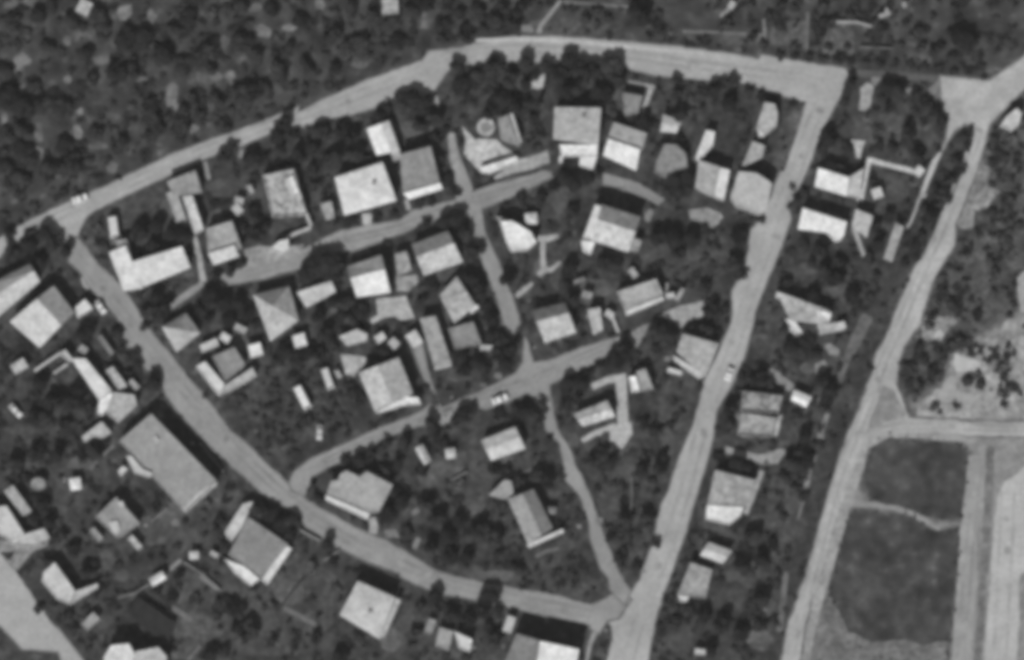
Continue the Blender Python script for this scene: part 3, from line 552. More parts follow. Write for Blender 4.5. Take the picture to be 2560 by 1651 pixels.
shed('small pale outbuilding in the garden north of the many sided roof', [(1657, 287), (1704, 304), (1690, 334), (1650, 330)], .5, 'gable', 2.4, .4, 'outbuilding', 'outbuilding')
building('house', 'many sided dull grey roof between the white gabled roof and the elongated white hut', 'house',
    [([(1660, 362), (1690, 363), (1714, 385), (1718, 420), (1686, 428), (1662, 447), (1636, 430), (1642, 402)], G(kind='flat', tone=.27, h=2.8, stain=.18))], 'the many sided grey roof')
building('outbuilding', 'elongated white hut slanting between the trees beside the northern gardens', 'outbuilding',
    [([(1764, 327), (1787, 330), (1781, 366), (1745, 406), (1737, 397), (1752, 358)], G(kind='flat', tone=.60, h=2.4, openings=False))], 'the elongated white hut')
building('house', 'grey roof with one broad white eastern edge, west of the roadside roof', 'house',
    [([(1746, 402), (1797, 418), (1781, 495), (1737, 473)], G(kind='shed', tone=.40, rise=.25, h=3.3)),
     ([(1798, 420), (1824, 427), (1808, 504), (1783, 494)], G(kind='flat', tone=.66, h=3.0, part='side_roof'))], 'the grey roof with the white edge')
building('house', 'large pale grey roof touching the main street with curved corners', 'house',
    [([(1845, 430), (1890, 434), (1929, 460), (1914, 531), (1897, 540), (1838, 518), (1825, 497)], G(kind='flat', tone=.46, h=3.6, stain=.06))], 'the pale roadside roof')
building('house', 'long narrow grey roof standing north and south beside the main street', 'house',
    [([(1910, 257), (1936, 262), (1943, 285), (1940, 318), (1912, 340), (1889, 322)], G(kind='flat', tone=.42, h=2.8)),
     ([(1880, 354), (1912, 366), (1904, 396), (1852, 420)], G(kind='shed', tone=.37, rise=.2, h=2.4, part='lower_roof')),
     ([(1893, 322), (1912, 326), (1910, 343), (1896, 344)], G(kind='flat', tone=.6, h=2.2, part='annex_roof'))], 'the long narrow grey roof')
building('house', 'white oblong roof north of the shaded alley, with a pale grey annex', 'house',
    [([(2044, 421), (2121, 445), (2115, 492), (2035, 468)], G(kind='shed', tone=.70, rise=.25, h=3.2)),
     ([(2122, 444), (2158, 422), (2146, 498), (2117, 490)], G(kind='flat', tone=.48, h=2.6, part='annex_roof'))], 'the northern white oblong roof')
building('house', 'white oblong roof south of the shaded alley, with a chipped south edge', 'house',
    [([(2005, 521), (2115, 556), (2108, 588), (1993, 574)], G(kind='shed', tone=.70, rise=.2, h=3.3)),
     ([(2060, 578), (2110, 585), (2098, 604), (2085, 606)], G(kind='flat', tone=.66, h=2.8, part='annex_roof'))], 'the southern white oblong roof')
shed('pale lean to roof east of the southern white oblong roof', [(2138, 524), (2181, 541), (2165, 596), (2128, 567)], .47, 'shed', 2.6, .3, 'outbuilding', 'outbuilding')
shed('grey narrow roof standing alone next to the verge trees', [(2237, 557), (2258, 569), (2228, 656), (2207, 647)], .35, 'shed', 2.4, .2, 'outbuilding', 'outbuilding')
building('house', 'mottled house with bright corner roofs in the middle of the eastern row', 'house',
    [([(1940, 728), (2076, 779), (2058, 812), (1975, 803)], G(kind='shed', tone=.42, rise=.2, h=3.0, stain=.25)),
     ([(2040, 776), (2078, 784), (2070, 806), (2046, 792)], G(kind='flat', tone=.70, h=3.2, part='corner_roof')),
     ([(1962, 797), (1984, 800), (2006, 832), (1986, 838)], G(kind='flat', tone=.66, h=2.6, part='corner_roof')),
     ([(1940, 730), (1965, 738), (1955, 750), (1937, 745)], G(kind='flat', tone=.56, h=3.2, part='corner_roof'))], 'the mottled eastern house')
building('house', 'roofless ruined house with stained floor beside the big dark roadside tree', 'house',
    [([(1855, 978), (1956, 990), (1944, 1035), (1852, 1028)], G(kind='flat', tone=.28, h=2.2, stain=.6, par=.5)),
     ([(1852, 1032), (1940, 1045), (1928, 1093), (1842, 1088)], G(kind='flat', tone=.35, h=2.5, stain=.3, par=.4, part='lower_roof'))], 'the ruined house')
building('house', 'grey stained house with a white porch along its south end beside the main street', 'house',
    [([(1787, 1175), (1886, 1200), (1866, 1266), (1768, 1262)], G(kind='flat', tone=.37, h=3.2, stain=.3)),
     ([(1766, 1263), (1858, 1268), (1850, 1290), (1822, 1312), (1764, 1298)], G(kind='flat', tone=.66, h=2.6, part='porch_roof'))], 'the house with the southern porch')
building('outbuilding', 'small white oblong outbuilding north of the last roof on the main street', 'outbuilding',
    [([(1770, 1355), (1830, 1377), (1806, 1409), (1749, 1388)], G(kind='gable', tone=.52, rise=.5, h=2.4, openings=False))], 'the small white outbuilding')
building('house', 'dull grey house with one white south corner, last on the main street', 'house',
    [([(1725, 1405), (1780, 1424), (1763, 1494), (1692, 1488)], G(kind='flat', tone=.32, h=2.8, stain=.25)),
     ([(1694, 1488), (1722, 1492), (1716, 1504), (1700, 1504)], G(kind='flat', tone=.6, h=2.0, part='porch_roof'))], 'the last house on the main street')
shed('tiny pale shed near the bottom edge, east of the main street', (1736, 1628, 1763, 1630, 15), .45, 'flat', 2)
building('house', 'bright white roof with a curved foot between the branch lane and the white paths', 'house',
    [([(1250, 555), (1280, 553), (1326, 580), (1341, 608), (1318, 628), (1278, 631), (1265, 605)], G(kind='flat', tone=.68, h=3.4)),
     ([(1238, 541), (1262, 547), (1275, 554), (1250, 556)], G(kind='flat', tone=.5, h=2.6, part='annex_roof'))], 'the bright curved roof')
shed('small white hut northeast of the bright curved roof', (1313, 549, 1343, 546, 28), .56, 'pyramid', 2.2, .4, 'hut', 'hut')
building('house', 'large porch house with white west wing, grey north slope and pale south slope', 'house',
    [([(1503, 513), (1600, 544), (1570, 632), (1478, 602)], G(kind='gable', tone=.48, rise=2.2, f=.42, h=4.6)),
     ([(1487, 513), (1508, 518), (1480, 600), (1456, 598)], G(kind='flat', tone=.6, h=4.4, part='wing_roof')),
     ([(1452, 602), (1488, 606), (1476, 638), (1457, 630)], G(kind='flat', tone=.66, h=2.6, part='porch_roof')),
     ([(1584, 596), (1604, 602), (1594, 632), (1573, 630)], G(kind='flat', tone=.33, h=2.4, part='annex_roof'))], 'the large porch house')
building('house', 'pale stained house with a white south rim above the lower lane', 'house',
    [([(1541, 730), (1640, 698), (1658, 738), (1562, 778)], G(kind='flat', tone=.40, h=3.0, stain=.2)),
     ([(1562, 779), (1656, 742), (1660, 751), (1566, 790)], G(kind='flat', tone=.58, h=2.2, part='porch_roof', par=.1))], 'the pale stained house')
shed('small grey hut north of the pale stained house', (1575, 672, 1590, 694, 16), .38, 'flat', 2, .3, 'hut', 'hut')
shed('small pale hut among the dark trees west of the pale stained house', (1455, 735, 1480, 741, 18), .32, 'flat', 2, .3, 'hut', 'hut')
shed('low narrow grey shed above the pair of huts west of the pale stained house', (1435, 706, 1462, 697, 9), .26, 'flat', 1.8)
building('house', 'house with dark north roof and pale south roof at the foot of the branch lane', 'house',
    [([(1328, 777), (1412, 757), (1440, 832), (1363, 857)], G(kind='gable', tone=.44, rise=2.4, f=.34, h=3.0)),
     ([(1355, 838), (1380, 832), (1385, 850), (1362, 858)], G(kind='flat', tone=.62, h=3.2, part='corner_roof'))], 'the house at the foot of the branch lane')
shed('pale upright outbuilding east of the house at the foot of the branch lane', [(1468, 775), (1500, 769), (1507, 826), (1483, 838)], .45, 'shed', 2.6, .3, 'outbuilding', 'outbuilding')
shed('little pale shed with a bright top above the lower lane', (1514, 780, 1533, 793, 18), .55, 'flat', 1.9)
wallthing('short pale garden wall running down to the lower lane', [(1530, 792), (1546, 832)], 8, 1.0, .45)
shed('scattered pale shed east of the pale stained house', (1664, 742, 1686, 738, 14), .5, 'flat', 1.9)
shed('slanting narrow pale shed northeast of the pale stained house', (1690, 752, 1708, 722, 11), .34, 'flat', 1.8)
wallthing('thin slanting pale wall north of the scattered sheds', [(1666, 735), (1668, 708)], 6, 1.2, .36)
building('house', 'grey ridged house with a white southwest porch touching the main street', 'house',
    [([(1690, 880), (1706, 835), (1796, 860), (1762, 944)], G(kind='gable', tone=.42, rise=1.3, f=.5, h=3.4)),
     ([(1682, 888), (1752, 930), (1757, 944), (1746, 948), (1684, 902)], G(kind='flat', tone=.54, h=2.4, part='porch_roof', par=.1))], 'the ridged house by the main street')
shed('white narrow shed west of the ridged house by the main street', (1668, 925, 1704, 934, 12), .55, 'flat', 1.9)
building('house', 'small grey house with a white western front at the head of the walkway', 'house',
    [([(1590, 929), (1613, 921), (1633, 973), (1602, 980)], G(kind='flat', tone=.36, h=2.8)),
     ([(1571, 942), (1589, 940), (1599, 979), (1578, 981)], G(kind='flat', tone=.66, h=2.9, part='front_roof'))], 'the small house at the walkway')
building('house', 'pale mottled house west of the white walkway', 'house',
    [([(1432, 1036), (1518, 1001), (1537, 1042), (1457, 1066)], G(kind='gable', tone=.50, rise=.9, f=.5, h=2.9, stain=.35))], 'the mottled house by the walkway')
building('house', 'small white house alone on the lawn between the lower lane and its branch', 'house',
    [([(1203, 1101), (1288, 1067), (1314, 1122), (1228, 1152)], G(kind='gable', tone=.52, rise=.8, f=.45, h=2.8))], 'the small white house on the lawn')
shed('pale oblong shed west of the small white house', (1047, 1116, 1070, 1157, 22), .46, 'gable', 2.2, .4)
shed('small square pale hut west of the small white house', (1114, 1135, 1139, 1132, 25), .48, 'pyramid', 2, .3, 'hut', 'hut')
building('house', 'two toned house with a dark west slope, pale east slope and white south rim', 'house',
    [([(1320, 1360), (1270, 1248), (1334, 1222), (1382, 1320)], G(kind='gable', tone=.30, rise=1.5, f=.56, h=3.2)),
     ([(1316, 1361), (1406, 1322), (1410, 1331), (1322, 1370)], G(kind='flat', tone=.58, h=2.4, part='porch_roof', par=.1))], 'the two toned house')
shed('pale grey triangular roof west of the two toned house', [(1222, 1238), (1262, 1199), (1279, 1203), (1286, 1243), (1258, 1248)], .38, 'flat', 2.4, 0, 'outbuilding', 'outbuilding')
shed('tiny grey round hut east of the two toned house', (1370, 1276, 1390, 1277, 18), .24, 'pyramid', 1.9, .3, 'hut', 'hut')
building('house', 'zigzag edged grey roof with a white southwest porch beside the southwest street', 'house',
    [([(817, 1236), (829, 1202), (846, 1200), (851, 1186), (867, 1176), (900, 1192), (917, 1178), (983, 1212), (948, 1280), (926, 1284)], G(kind='flat', tone=.38, h=3.2, stain=.08)),
     ([(815, 1238), (925, 1285), (918, 1299), (815, 1250)], G(kind='flat', tone=.62, h=2.5, part='porch_roof', par=.1))], 'the zigzag grey roof')
building('house', 'big two sided roof, bright west and grey east, with a white stepped porch', 'house',
    [([(938, 1028), (898, 932), (998, 894), (1034, 984)], G(kind='gable', tone=.45, rise=1.5, f=.46, h=4.2)),
     ([(938, 1031), (1018, 992), (1046, 994), (1053, 1012), (1020, 1012), (985, 1022), (948, 1033)], G(kind='flat', tone=.72, h=2.8, part='porch_roof'))], 'the big two sided roof')
shed('broad pale shed northwest of the big two sided roof', [(848, 842), (893, 823), (919, 836), (918, 853), (868, 866)], .5, 'flat', 2.4)
shed('pale shed, middle of the yard row north of the big two sided roof', (940, 852, 962, 838, 20), .54, 'flat', 2.2)
shed('lower pale hut in the yard row north of the big two sided roof', (976, 850, 994, 868, 22), .44, 'flat', 2.1, 0, 'hut', 'hut')
shed('pale square shed touching the long narrow roof', (1026, 832, 1046, 864, 30), .54, 'flat', 2.3)
building('house', 'long narrow grey roof running down between two gardens in the middle block', 'house',
    [([(1050, 797), (1089, 790), (1129, 908), (1087, 920)], G(kind='shed', tone=.36, rise=.15, h=3.0)),
     ([(1086, 921), (1128, 909), (1131, 916), (1088, 926)], G(kind='flat', tone=.5, h=2.2, part='porch_roof', par=.05))], 'the long roof of the middle block')
building('house', 'mottled pale house with a bright eastern tip in the middle block', 'house',
    [([(1099, 740), (1142, 692), (1190, 765), (1136, 809)], G(kind='gable', tone=.42, rise=1.1, f=.5, h=3.0, stain=.3)),
     ([(1160, 766), (1192, 762), (1198, 770), (1178, 786)], G(kind='flat', tone=.66, h=2.4, part='annex_roof'))], 'the mottled middle house')
building('house', 'dull grey roof south of the mottled middle house', 'house',
    [([(1120, 822), (1183, 805), (1205, 860), (1138, 874)], G(kind='flat', tone=.25, h=2.5, stain=.15))], 'the dull grey middle roof')
shed('small pale shed at the south corner of the dull grey roof', (1200, 869, 1234, 871, 13), .5, 'flat', 1.8)
shed('narrow stained grey roof west of the pale sloping roof', [(987, 636), (1016, 628), (1031, 678), (994, 690)], .33, 'flat', 2.5, 0, 'outbuilding', 'outbuilding', .35)
building('house', 'pale sloping roof with a dark north side in the corner of lane and branch', 'house',
    [([(1030, 612), (1120, 578), (1158, 656), (1060, 690)], G(kind='gable', tone=.45, rise=2.7, f=.40, h=3.2))], 'the pale sloping roof')
building('house', 'brilliant white roof with a narrow dark north side in the middle block', 'house',
    [([(868, 668), (954, 638), (977, 732), (893, 744)], G(kind='gable', tone=.58, rise=2.7, f=.38, h=3.2))], 'the brilliant white roof')
building('house', 'small pale roof south of the huge dark tree', 'house',
    [([(743, 731), (829, 703), (841, 730), (767, 770)], G(kind='shed', tone=.52, rise=.3, h=3.0))], 'the small pale roof')
building('house', 'hipped house half bright and half dark, west of the small pale roof', 'house',
    [([(634, 738), (724, 716), (748, 802), (677, 854)], G(kind='pyramid', tone=.44, rise=3.0, f=.42, h=3.0))], 'the half dark hipped house')
shed('white square hut southeast of the half dark hipped house', (735, 856, 765, 848, 32), .58, 'flat', 2.2, 0, 'hut', 'hut')
shed('brilliant white hut between the walled L roof and the half dark hipped house', (624, 880, 655, 872, 32), .66, 'flat', 2.2, 0, 'hut', 'hut')
building('house', 'pale hipped house with dark north face beside the southwest street', 'house',
    [([(406, 818), (466, 783), (503, 833), (443, 882)], G(kind='pyramid', tone=.42, rise=2.2, f=.4, h=2.8))], 'the pale hipped house')
shed('bright slanting shed in the row north of the walled L roof', (503, 873, 545, 855, 20), .56, 'flat', 2.2)
shed('bright square shed, eastern end of the row north of the walled L roof', (553, 838, 575, 852, 20), .56, 'flat', 2.2)
shed('dull small shed at the top of the walled L roof garden', (588, 816, 616, 830, 18), .38, 'flat', 2.0)
building('house', 'grey square roof framed on two sides by a white L shaped porch', 'house',
    [([(532, 892), (587, 868), (615, 912), (565, 955)], G(kind='flat', tone=.27, h=3.0, stain=.12)),
     ([(491, 917), (514, 904), (564, 962), (548, 990)], G(kind='flat', tone=.58, h=2.6, part='porch_roof')),
     ([(549, 990), (566, 962), (632, 919), (643, 941), (582, 978)], G(kind='flat', tone=.42, h=2.3, part='porch_roof'))], 'the walled L roof')
shed('small pale hut southwest of the twin strip roofed house, the upper of two', (588, 500, 610, 506, 18), .38, 'flat', 1.9, 0, 'hut', 'hut')
shed('pale hut west of the mottled unfinished roof, the lower of two', (586, 531, 602, 517, 26), .48, 'flat', 2.1, 0, 'hut', 'hut')
shed('tiny narrow shed north of the two pale huts', (622, 464, 632, 484, 12), .36, 'flat', 1.8)
building('hut', 'rounded white hut beside the middle lane south of the unfinished roof', 'hut',
    [([(681, 618), (700, 603), (722, 598), (723, 622), (708, 636), (688, 632)], G(kind='flat', tone=.58, h=2.6, openings=False))], 'the rounded white hut')
shed('small grey hut close against the west side of the big square white roof', [(800, 511), (829, 504), (838, 545), (816, 552)], .38, 'flat', 2.3, 0, 'hut', 'hut')
building('house', 'long slanting white roof with a stepped grey block at its south end', 'house',
    [([(180, 897), (216, 897), (281, 976), (250, 1000)], G(kind='shed', tone=.62, rise=.2, h=3.0)),
     ([(284, 980), (338, 988), (345, 1014), (297, 1058), (266, 1032)], G(kind='flat', tone=.44, h=2.6, part='block_roof')),
     ([(250, 1002), (280, 980), (282, 1000), (258, 1040), (245, 1036)], G(kind='flat', tone=.68, h=2.4, part='block_roof')),
     ([(148, 885), (165, 874), (183, 898), (178, 908)], G(kind='flat', tone=.5, h=2.4, part='annex_roof'))], 'the long slanting white roof')
wallthing('long thin pale wall running southwest from the long slanting white roof', [(87, 928), (120, 905), (157, 880)], 7, 1.6, .48)
wallthing('short pale wall parallel to the long thin wall', [(135, 934), (170, 910)], 7, 1.4, .4)
shed('stained oblong shed east of the long slanting white roof', [(265, 926), (284, 916), (320, 966), (298, 975)], .42, 'flat', 2.2, 0, 'shed', 'shed', .35)
shed('tiny stained shed between the oblong shed and the street', (326, 952, 346, 972, 14), .34, 'flat', 1.8, 0, 'shed', 'shed', .3)
shed('low narrow grey shed south of the big pale house', (249, 840, 282, 886, 12), .22, 'flat', 1.8)
shed('pale little shed near the north end of the long slanting white roof', (200, 868, 218, 880, 18), .36, 'flat', 1.9)
shed('pale slanting shed at the west edge near the long thin wall', (34, 926, 66, 906, 26), .46, 'flat', 2.1)
building('house', 'great grey slab roof, the largest roof southwest of the street', 'house',
    [([(301, 1102), (380, 1034), (545, 1203), (464, 1280)], G(kind='flat', tone=.33, h=4.2, stain=.06, par=.15)),
     ([(500, 1227), (541, 1204), (546, 1210), (467, 1281), (458, 1270)], G(kind='flat', tone=.50, h=4.35, part='edge_roof', par=.08, openings=False)),  # lighter tone paints the sunlit southeast face
     ([(318, 1140), (330, 1138), (360, 1172), (384, 1182), (378, 1194), (340, 1182)], G(kind='flat', tone=.54, h=4.7, part='upper_roof', par=.1, openings=False)),
     ([(384, 1096), (392, 1088), (402, 1100), (394, 1110)], G(kind='flat', tone=.46, h=4.6, part='upper_roof', par=.05, openings=False)),
     ([(296, 1178), (308, 1165), (322, 1172), (304, 1192)], G(kind='flat', tone=.52, h=2.4, part='annex_roof', par=.1))], 'the great grey roof')
shed('pale split roof northwest of the great grey roof', [(206, 1092), (256, 1054), (280, 1082), (258, 1096), (236, 1092), (213, 1106)], .48, 'flat', 2.4, 0, 'outbuilding', 'outbuilding')
building('house', 'grey house with two pale roof patches southwest of the great grey roof', 'house',
    [([(240, 1293), (292, 1242), (352, 1308), (298, 1346)], G(kind='flat', tone=.31, h=2.9, stain=.1)),
     ([(275, 1305), (296, 1300), (304, 1326), (292, 1338), (278, 1322)], G(kind='flat', tone=.5, h=3.3, part='upper_roof', par=.1, openings=False)),
     ([(296, 1255), (308, 1252), (314, 1266), (304, 1272)], G(kind='flat', tone=.5, h=3.4, part='upper_roof', par=.1, openings=False))], 'the patched grey house')
shed('white narrow shed south of the patched grey house', (326, 1342, 352, 1372, 15), .48, 'flat', 2.0)
shed('dull narrow shed west of the patched grey house', (230, 1322, 254, 1350, 15), .3, 'flat', 1.9)
building('outbuilding', 'slim grey strip roof near the western edge', 'outbuilding',
    [([(12, 1228), (34, 1212), (82, 1278), (60, 1290)], G(kind='shed', tone=.38, rise=.15, h=2.6, openings=False))], 'the slim grey strip roof')
building('house', 'bright house at the western edge with a pale wing pointing east', 'house',
    [([(-30, 1270), (18, 1264), (66, 1338), (30, 1352), (0, 1338)], G(kind='flat', tone=.56, h=2.9)),
     ([(62, 1336), (112, 1320), (128, 1345), (86, 1366), (30, 1362), (32, 1352)], G(kind='flat', tone=.48, h=2.4, part='wing_roof'))], 'the bright western house')
building('water_tank', 'grey round water tank in the gardens near the western edge', 'water tank',
    [([(97 + 19 * math.cos(t * math.pi / 7), 1210 + 16 * math.sin(t * math.pi / 7)) for t in range(14)], G(kind='flat', tone=.3, h=2.2, openings=False))])
shed('small white hut east of the grey round water tank', (176, 1212, 204, 1208, 30), .62, 'pyramid', 2.2, .3, 'hut', 'hut')
building('house', 'pale house with a narrow eastern wing beside the wide southwest road', 'house',
    [([(111, 1430), (139, 1405), (191, 1478), (176, 1510), (145, 1498), (107, 1452)], G(kind='flat', tone=.54, h=3.0)),
     ([(192, 1477), (246, 1458), (247, 1469), (178, 1512)], G(kind='flat', tone=.5, h=2.3, part='wing_roof', par=.1))], 'the pale house by the wide road')
shed('grey slanting shed south of the pale house by the wide road', (212, 1568, 243, 1538, 24), .36, 'flat', 2.0)
building('house', 'pale six sided roof on the bottom edge', 'house',
    [([(262, 1642), (280, 1612), (325, 1607), (338, 1630), (332, 1675), (265, 1675)], G(kind='flat', tone=.6, h=4.6)),
     ([(338, 1628), (398, 1616), (420, 1640), (415, 1675), (335, 1675)], G(kind='flat', tone=.48, h=4.2, part='wing_roof', stain=.12))], 'the six sided roof')
building('outbuilding', 'flat black slab standing in for the shadow north of the six sided roof', 'outbuilding',  # low black slab put where the six sided roof's shadow falls
    [([(318, 1530), (346, 1492), (440, 1556), (420, 1622)], G(kind='flat', tone=.026, h=1.6, openings=False, par=.03, wall=mat(.04, key='shadow_black')))], 'the black shadow slab')
building('house', 'walled grey house with white porches on its south and east sides', 'house',
    [([(572, 1387), (622, 1292), (722, 1360), (653, 1447)], G(kind='flat', tone=.26, h=3.6, stain=.08)),
     ([(713, 1362), (731, 1371), (670, 1461), (655, 1450)], G(kind='flat', tone=.60, h=3.0, part='porch_roof')),
     ([(561, 1396), (612, 1416), (650, 1448), (628, 1464), (588, 1432)], G(kind='flat', tone=.66, h=3.0, part='porch_roof')),
     ([(563, 1330), (607, 1260), (634, 1253), (606, 1318), (580, 1354), (570, 1345)], G(kind='flat', tone=.54, h=2.4, part='side_roof'))], 'the walled grey house')
shed('white slanting shed west of the walled grey house', (378, 1457, 412, 1437, 22), .62, 'gable', 2.2, .4)
shed('tiny white hut at the end of the garden path north of the white slanting shed', (474, 1389, 498, 1387, 20), .5, 'pyramid', 2, .3, 'hut', 'hut')
shed('low pale box shed west of the walled grey house beside the porch', (527, 1381, 546, 1391, 12), .46, 'flat', 1.7)
building('house', 'square white roof alone in the southern gardens', 'house',
    [([(895, 1451), (988, 1492), (950, 1597), (850, 1536)], G(kind='pyramid', tone=.52, rise=.5, h=4.0, chimney=[(926, 1527)])),
     ([(990, 1494), (1003, 1500), (962, 1590), (951, 1596)], G(kind='flat', tone=.46, h=2.6, part='porch_roof', par=.08))], 'the square white roof')
building('house', 'small house half grey half white near the bottom edge', 'house',
    [([(1099, 1567), (1134, 1578), (1121, 1626), (1088, 1615)], G(kind='flat', tone=.36, h=2.6)),
     ([(1136, 1577), (1181, 1598), (1174, 1630), (1147, 1618)], G(kind='flat', tone=.6, h=2.7, part='side_roof'))], 'the half white house')
shed('dull grey shed north of the half white house', (1070, 1582, 1082, 1548, 20), .28, 'flat', 2.0)
shed('narrow pale shed under the street at the top of the tall southern shadow', (1266, 1580, 1280, 1541, 22), .46, 'flat', 2.2)
building('house', 'tall house cut by the bottom edge, grey roof west and white roof east', 'house',
    [([(1291, 1582), (1347, 1599), (1335, 1690), (1245, 1690)], G(kind='flat', tone=.22, h=5.0, stain=.15)),
     ([(1349, 1600), (1447, 1621), (1435, 1690), (1336, 1690)], G(kind='flat', tone=.70, h=5.6, part='east_roof'))], 'the tall southern house')
# north of the road and beyond
shed('small white hut in the scrub near the top edge, west', (204, 36, 220, 4, 32), .46, 'flat', 2.2, 0, 'hut', 'hut')
shed('stained pale hut on the top edge north of the road', (955, 18, 996, 16, 40), .40, 'flat', 2.3, 0, 'hut', 'hut', .4)
shed('tiny pale hut at the end of a path on the top edge', (1823, 22, 1834, 6, 15), .46, 'flat', 2, 0, 'hut', 'hut')
shed('pale angular hut in the northeast gardens near the top edge', [(2194, 38), (2210, 34), (2214, 18), (2227, 36), (2218, 42), (2198, 47)], .42, 'flat', 2, 0, 'hut', 'hut')
shed('tiny pale shed on the top edge in the northeast', (2258, 6, 2262, 20, 10), .34, 'flat', 1.8)
building('house', 'angular white roof at the northeastern edge beside the dirt road', 'house',
    [([(2497, 318), (2514, 292), (2540, 272), (2552, 284), (2545, 312), (2526, 331), (2512, 322)], G(kind='flat', tone=.56, h=2.8, stain=.1))], 'the angular northeastern roof')
shed('white hut with a small path beside it, south of the dark hedge row', [(1983, 974), (2029, 993), (2014, 1019), (1976, 1000)], .66, 'gable', 2.4, .4, 'hut', 'hut')
shed('small white hut in the garden enclosed by the white paths', (2180, 488, 2204, 480, 26), .56, 'flat', 2.0, 0, 'hut', 'hut')
shed('white block at the east end of the straight white path', (2288, 438, 2304, 420, 22), .56, 'flat', 2.0, 0, 'hut', 'hut')
shed('small pale shed east of the mottled eastern house', (2088, 818, 2112, 812, 18), .56, 'flat', 2.0)
wallthing('bright thin wall along the east side of the unfinished roof', [(757, 513), (768, 540), (778, 566)], 8, 1.6, .5)
wallthing('pale thin wall leading from the unfinished roof to the rounded white hut', [(777, 570), (745, 582), (718, 594)], 8, 1.4, .5)
wallthing('pale broken wall along the top of the pale square garden plot', [(2064, 53), (2090, 56), (2140, 56), (2178, 67)], 6, 1.2, .4)
wallthing('thin pale wall dividing the gardens beside the brilliant white hut', [(2150, 118), (2230, 122)], 3, 1.0, .2)

for lab, pts, t in (('thin pale fence beside the southwest street near the walled grey house', [(750, 1325), (800, 1352)], .3), ('short pale fence at the street north of the square white roof', [(810, 1402), (848, 1376)], .25),
    ('long pale fence crossing the allotment below the walled grey house', [(460, 1405), (505, 1435), (552, 1476)], .22), ('straight pale fence leading to the white slanting shed', [(295, 1494), (340, 1482), (374, 1460)], .22),
    ('dull fence below the great grey roof', [(377, 1305), (418, 1270)], .2), ('long dark fence west of the square white roof', [(757, 1451), (725, 1490), (690, 1538)], .06), ('pale fence across the garden of the two toned house', [(1168, 1180), (1130, 1200)], .2),
    ('thin pale fence in the wedge garden beside the diagonal lane', [(1578, 1190), (1580, 1240), (1576, 1290)], .16), ('pale kerb wall on the south side of the drive by the round tank', [(1180, 480), (1230, 462), (1290, 440)], .14),
    ('thin fence along the street side of the great grey roof', [(500, 1108), (560, 1180)], .2)):
    wallthing(lab, pts, 4, .9, t, 'garden_fence', 'fence')

# round tank with a ring wall
bx, by = P(1215, 318)
tk = empty('round_tank', (bx, by, 0)); tag(tk, 'round concrete tank with a dark centre in the pale yard by the upper lane', 'tank')
n = 28; rv = []; rf = []
for ri, z in ((2.1, 0), (2.0, .9), (1.2, .9), (1.2, .25)):
    rv += [(ri * math.cos(i * 2 * math.pi / n), ri * math.sin(i * 2 * math.pi / n), z) for i in range(n)]
for k in range(3): rf += [(k * n + i, k * n + (i + 1) % n, (k + 1) * n + (i + 1) % n, (k + 1) * n + i) for i in range(n)]
link('rim', mesh(rv, rf), tk, mat(.42, 1, .25, 3, .2, stain=.35, key='concrete'))
link('water', mesh([(1.21 * math.cos(i * 2 * math.pi / n), 1.21 * math.sin(i * 2 * math.pi / n), .8) for i in range(n)], [tuple(range(n))]), tk, mat(.24, 1, .3, 4, .1, .4, key='water'))
BLOCK.append([(1187, 290), (1243, 290), (1243, 346), (1187, 346)])

# cars
car('long white van parked in the orchard field inside the street bend', 742, 966, 771, 1022, 21, .8, True)
car('white van standing beside the yard west of the big two sided roof', 811, 921, 829, 973, 19, .6, True)
car('pale little car south of the two vans in the orchard', 801, 1063, 798, 1100, 15, .55)
car('bright white car parked on the lower lane west of the crossing', 1231, 1006, 1269, 991, 17, .85)
car('white car parked at the edge of the main street near the ridged house', 1817, 951, 1828, 920, 17, .8)
car('white car on the north road near the western corner', 182, 504, 219, 492, 17, .85)
car('white car parked beside the southwest street at the big pale house', 241, 753, 262, 784, 15, .75)
car('white car in the dark orchard at the western edge', 26, 1012, 53, 1042, 14, .7)
car('white van standing north of the L shaped corner house', 281, 542, 289, 596, 23, .66, True)
car('pale car among the trees beside the two vans', 840, 922, 850, 944, 13, .4)
# ------------------------------------------------------------------ plants
def crown_mesh(seed, leaf=0.31, n=1000, flat=0.8):
    """a unit crown (radius 1): leaf-sized faces spread through several lobes"""
    r = random.Random(seed); lobes = []
    for i in range(r.randint(6, 9)):
        a = r.uniform(0, 6.28); d = r.uniform(0.1, 0.62)
        lobes.append((d * math.cos(a), d * math.sin(a), r.uniform(-.35, .45), r.uniform(.32, .52)))
    v, f = [], []
    for i in range(n):
        lx, ly, lz, lr = lobes[i % len(lobes)]
        u = Vector((r.gauss(0, 1), r.gauss(0, 1), r.gauss(0, 1))).normalized()
        c = Vector((lx, ly, lz)) + u * lr * (r.random() ** .35)
        c.z *= flat
        nn = (u + Vector((r.gauss(0, .5), r.gauss(0, .5), r.gauss(0, .5) + .3))).normalized()
        t = nn.orthogonal().normalized(); b = nn.cross(t); a = r.uniform(0, 6.28)
        t, b = t * math.cos(a) + b * math.sin(a), b * math.cos(a) - t * math.sin(a)
        s = leaf * r.uniform(.4, .85); k = len(v)
        v += [c + t * s, c + b * s * .6, c - t * s, c - b * s * .6]; f.append((k, k + 1, k + 2, k + 3))
    me = bpy.data.meshes.new('crown'); me.from_pydata([tuple(x) for x in v], [], f); me.update(); return me
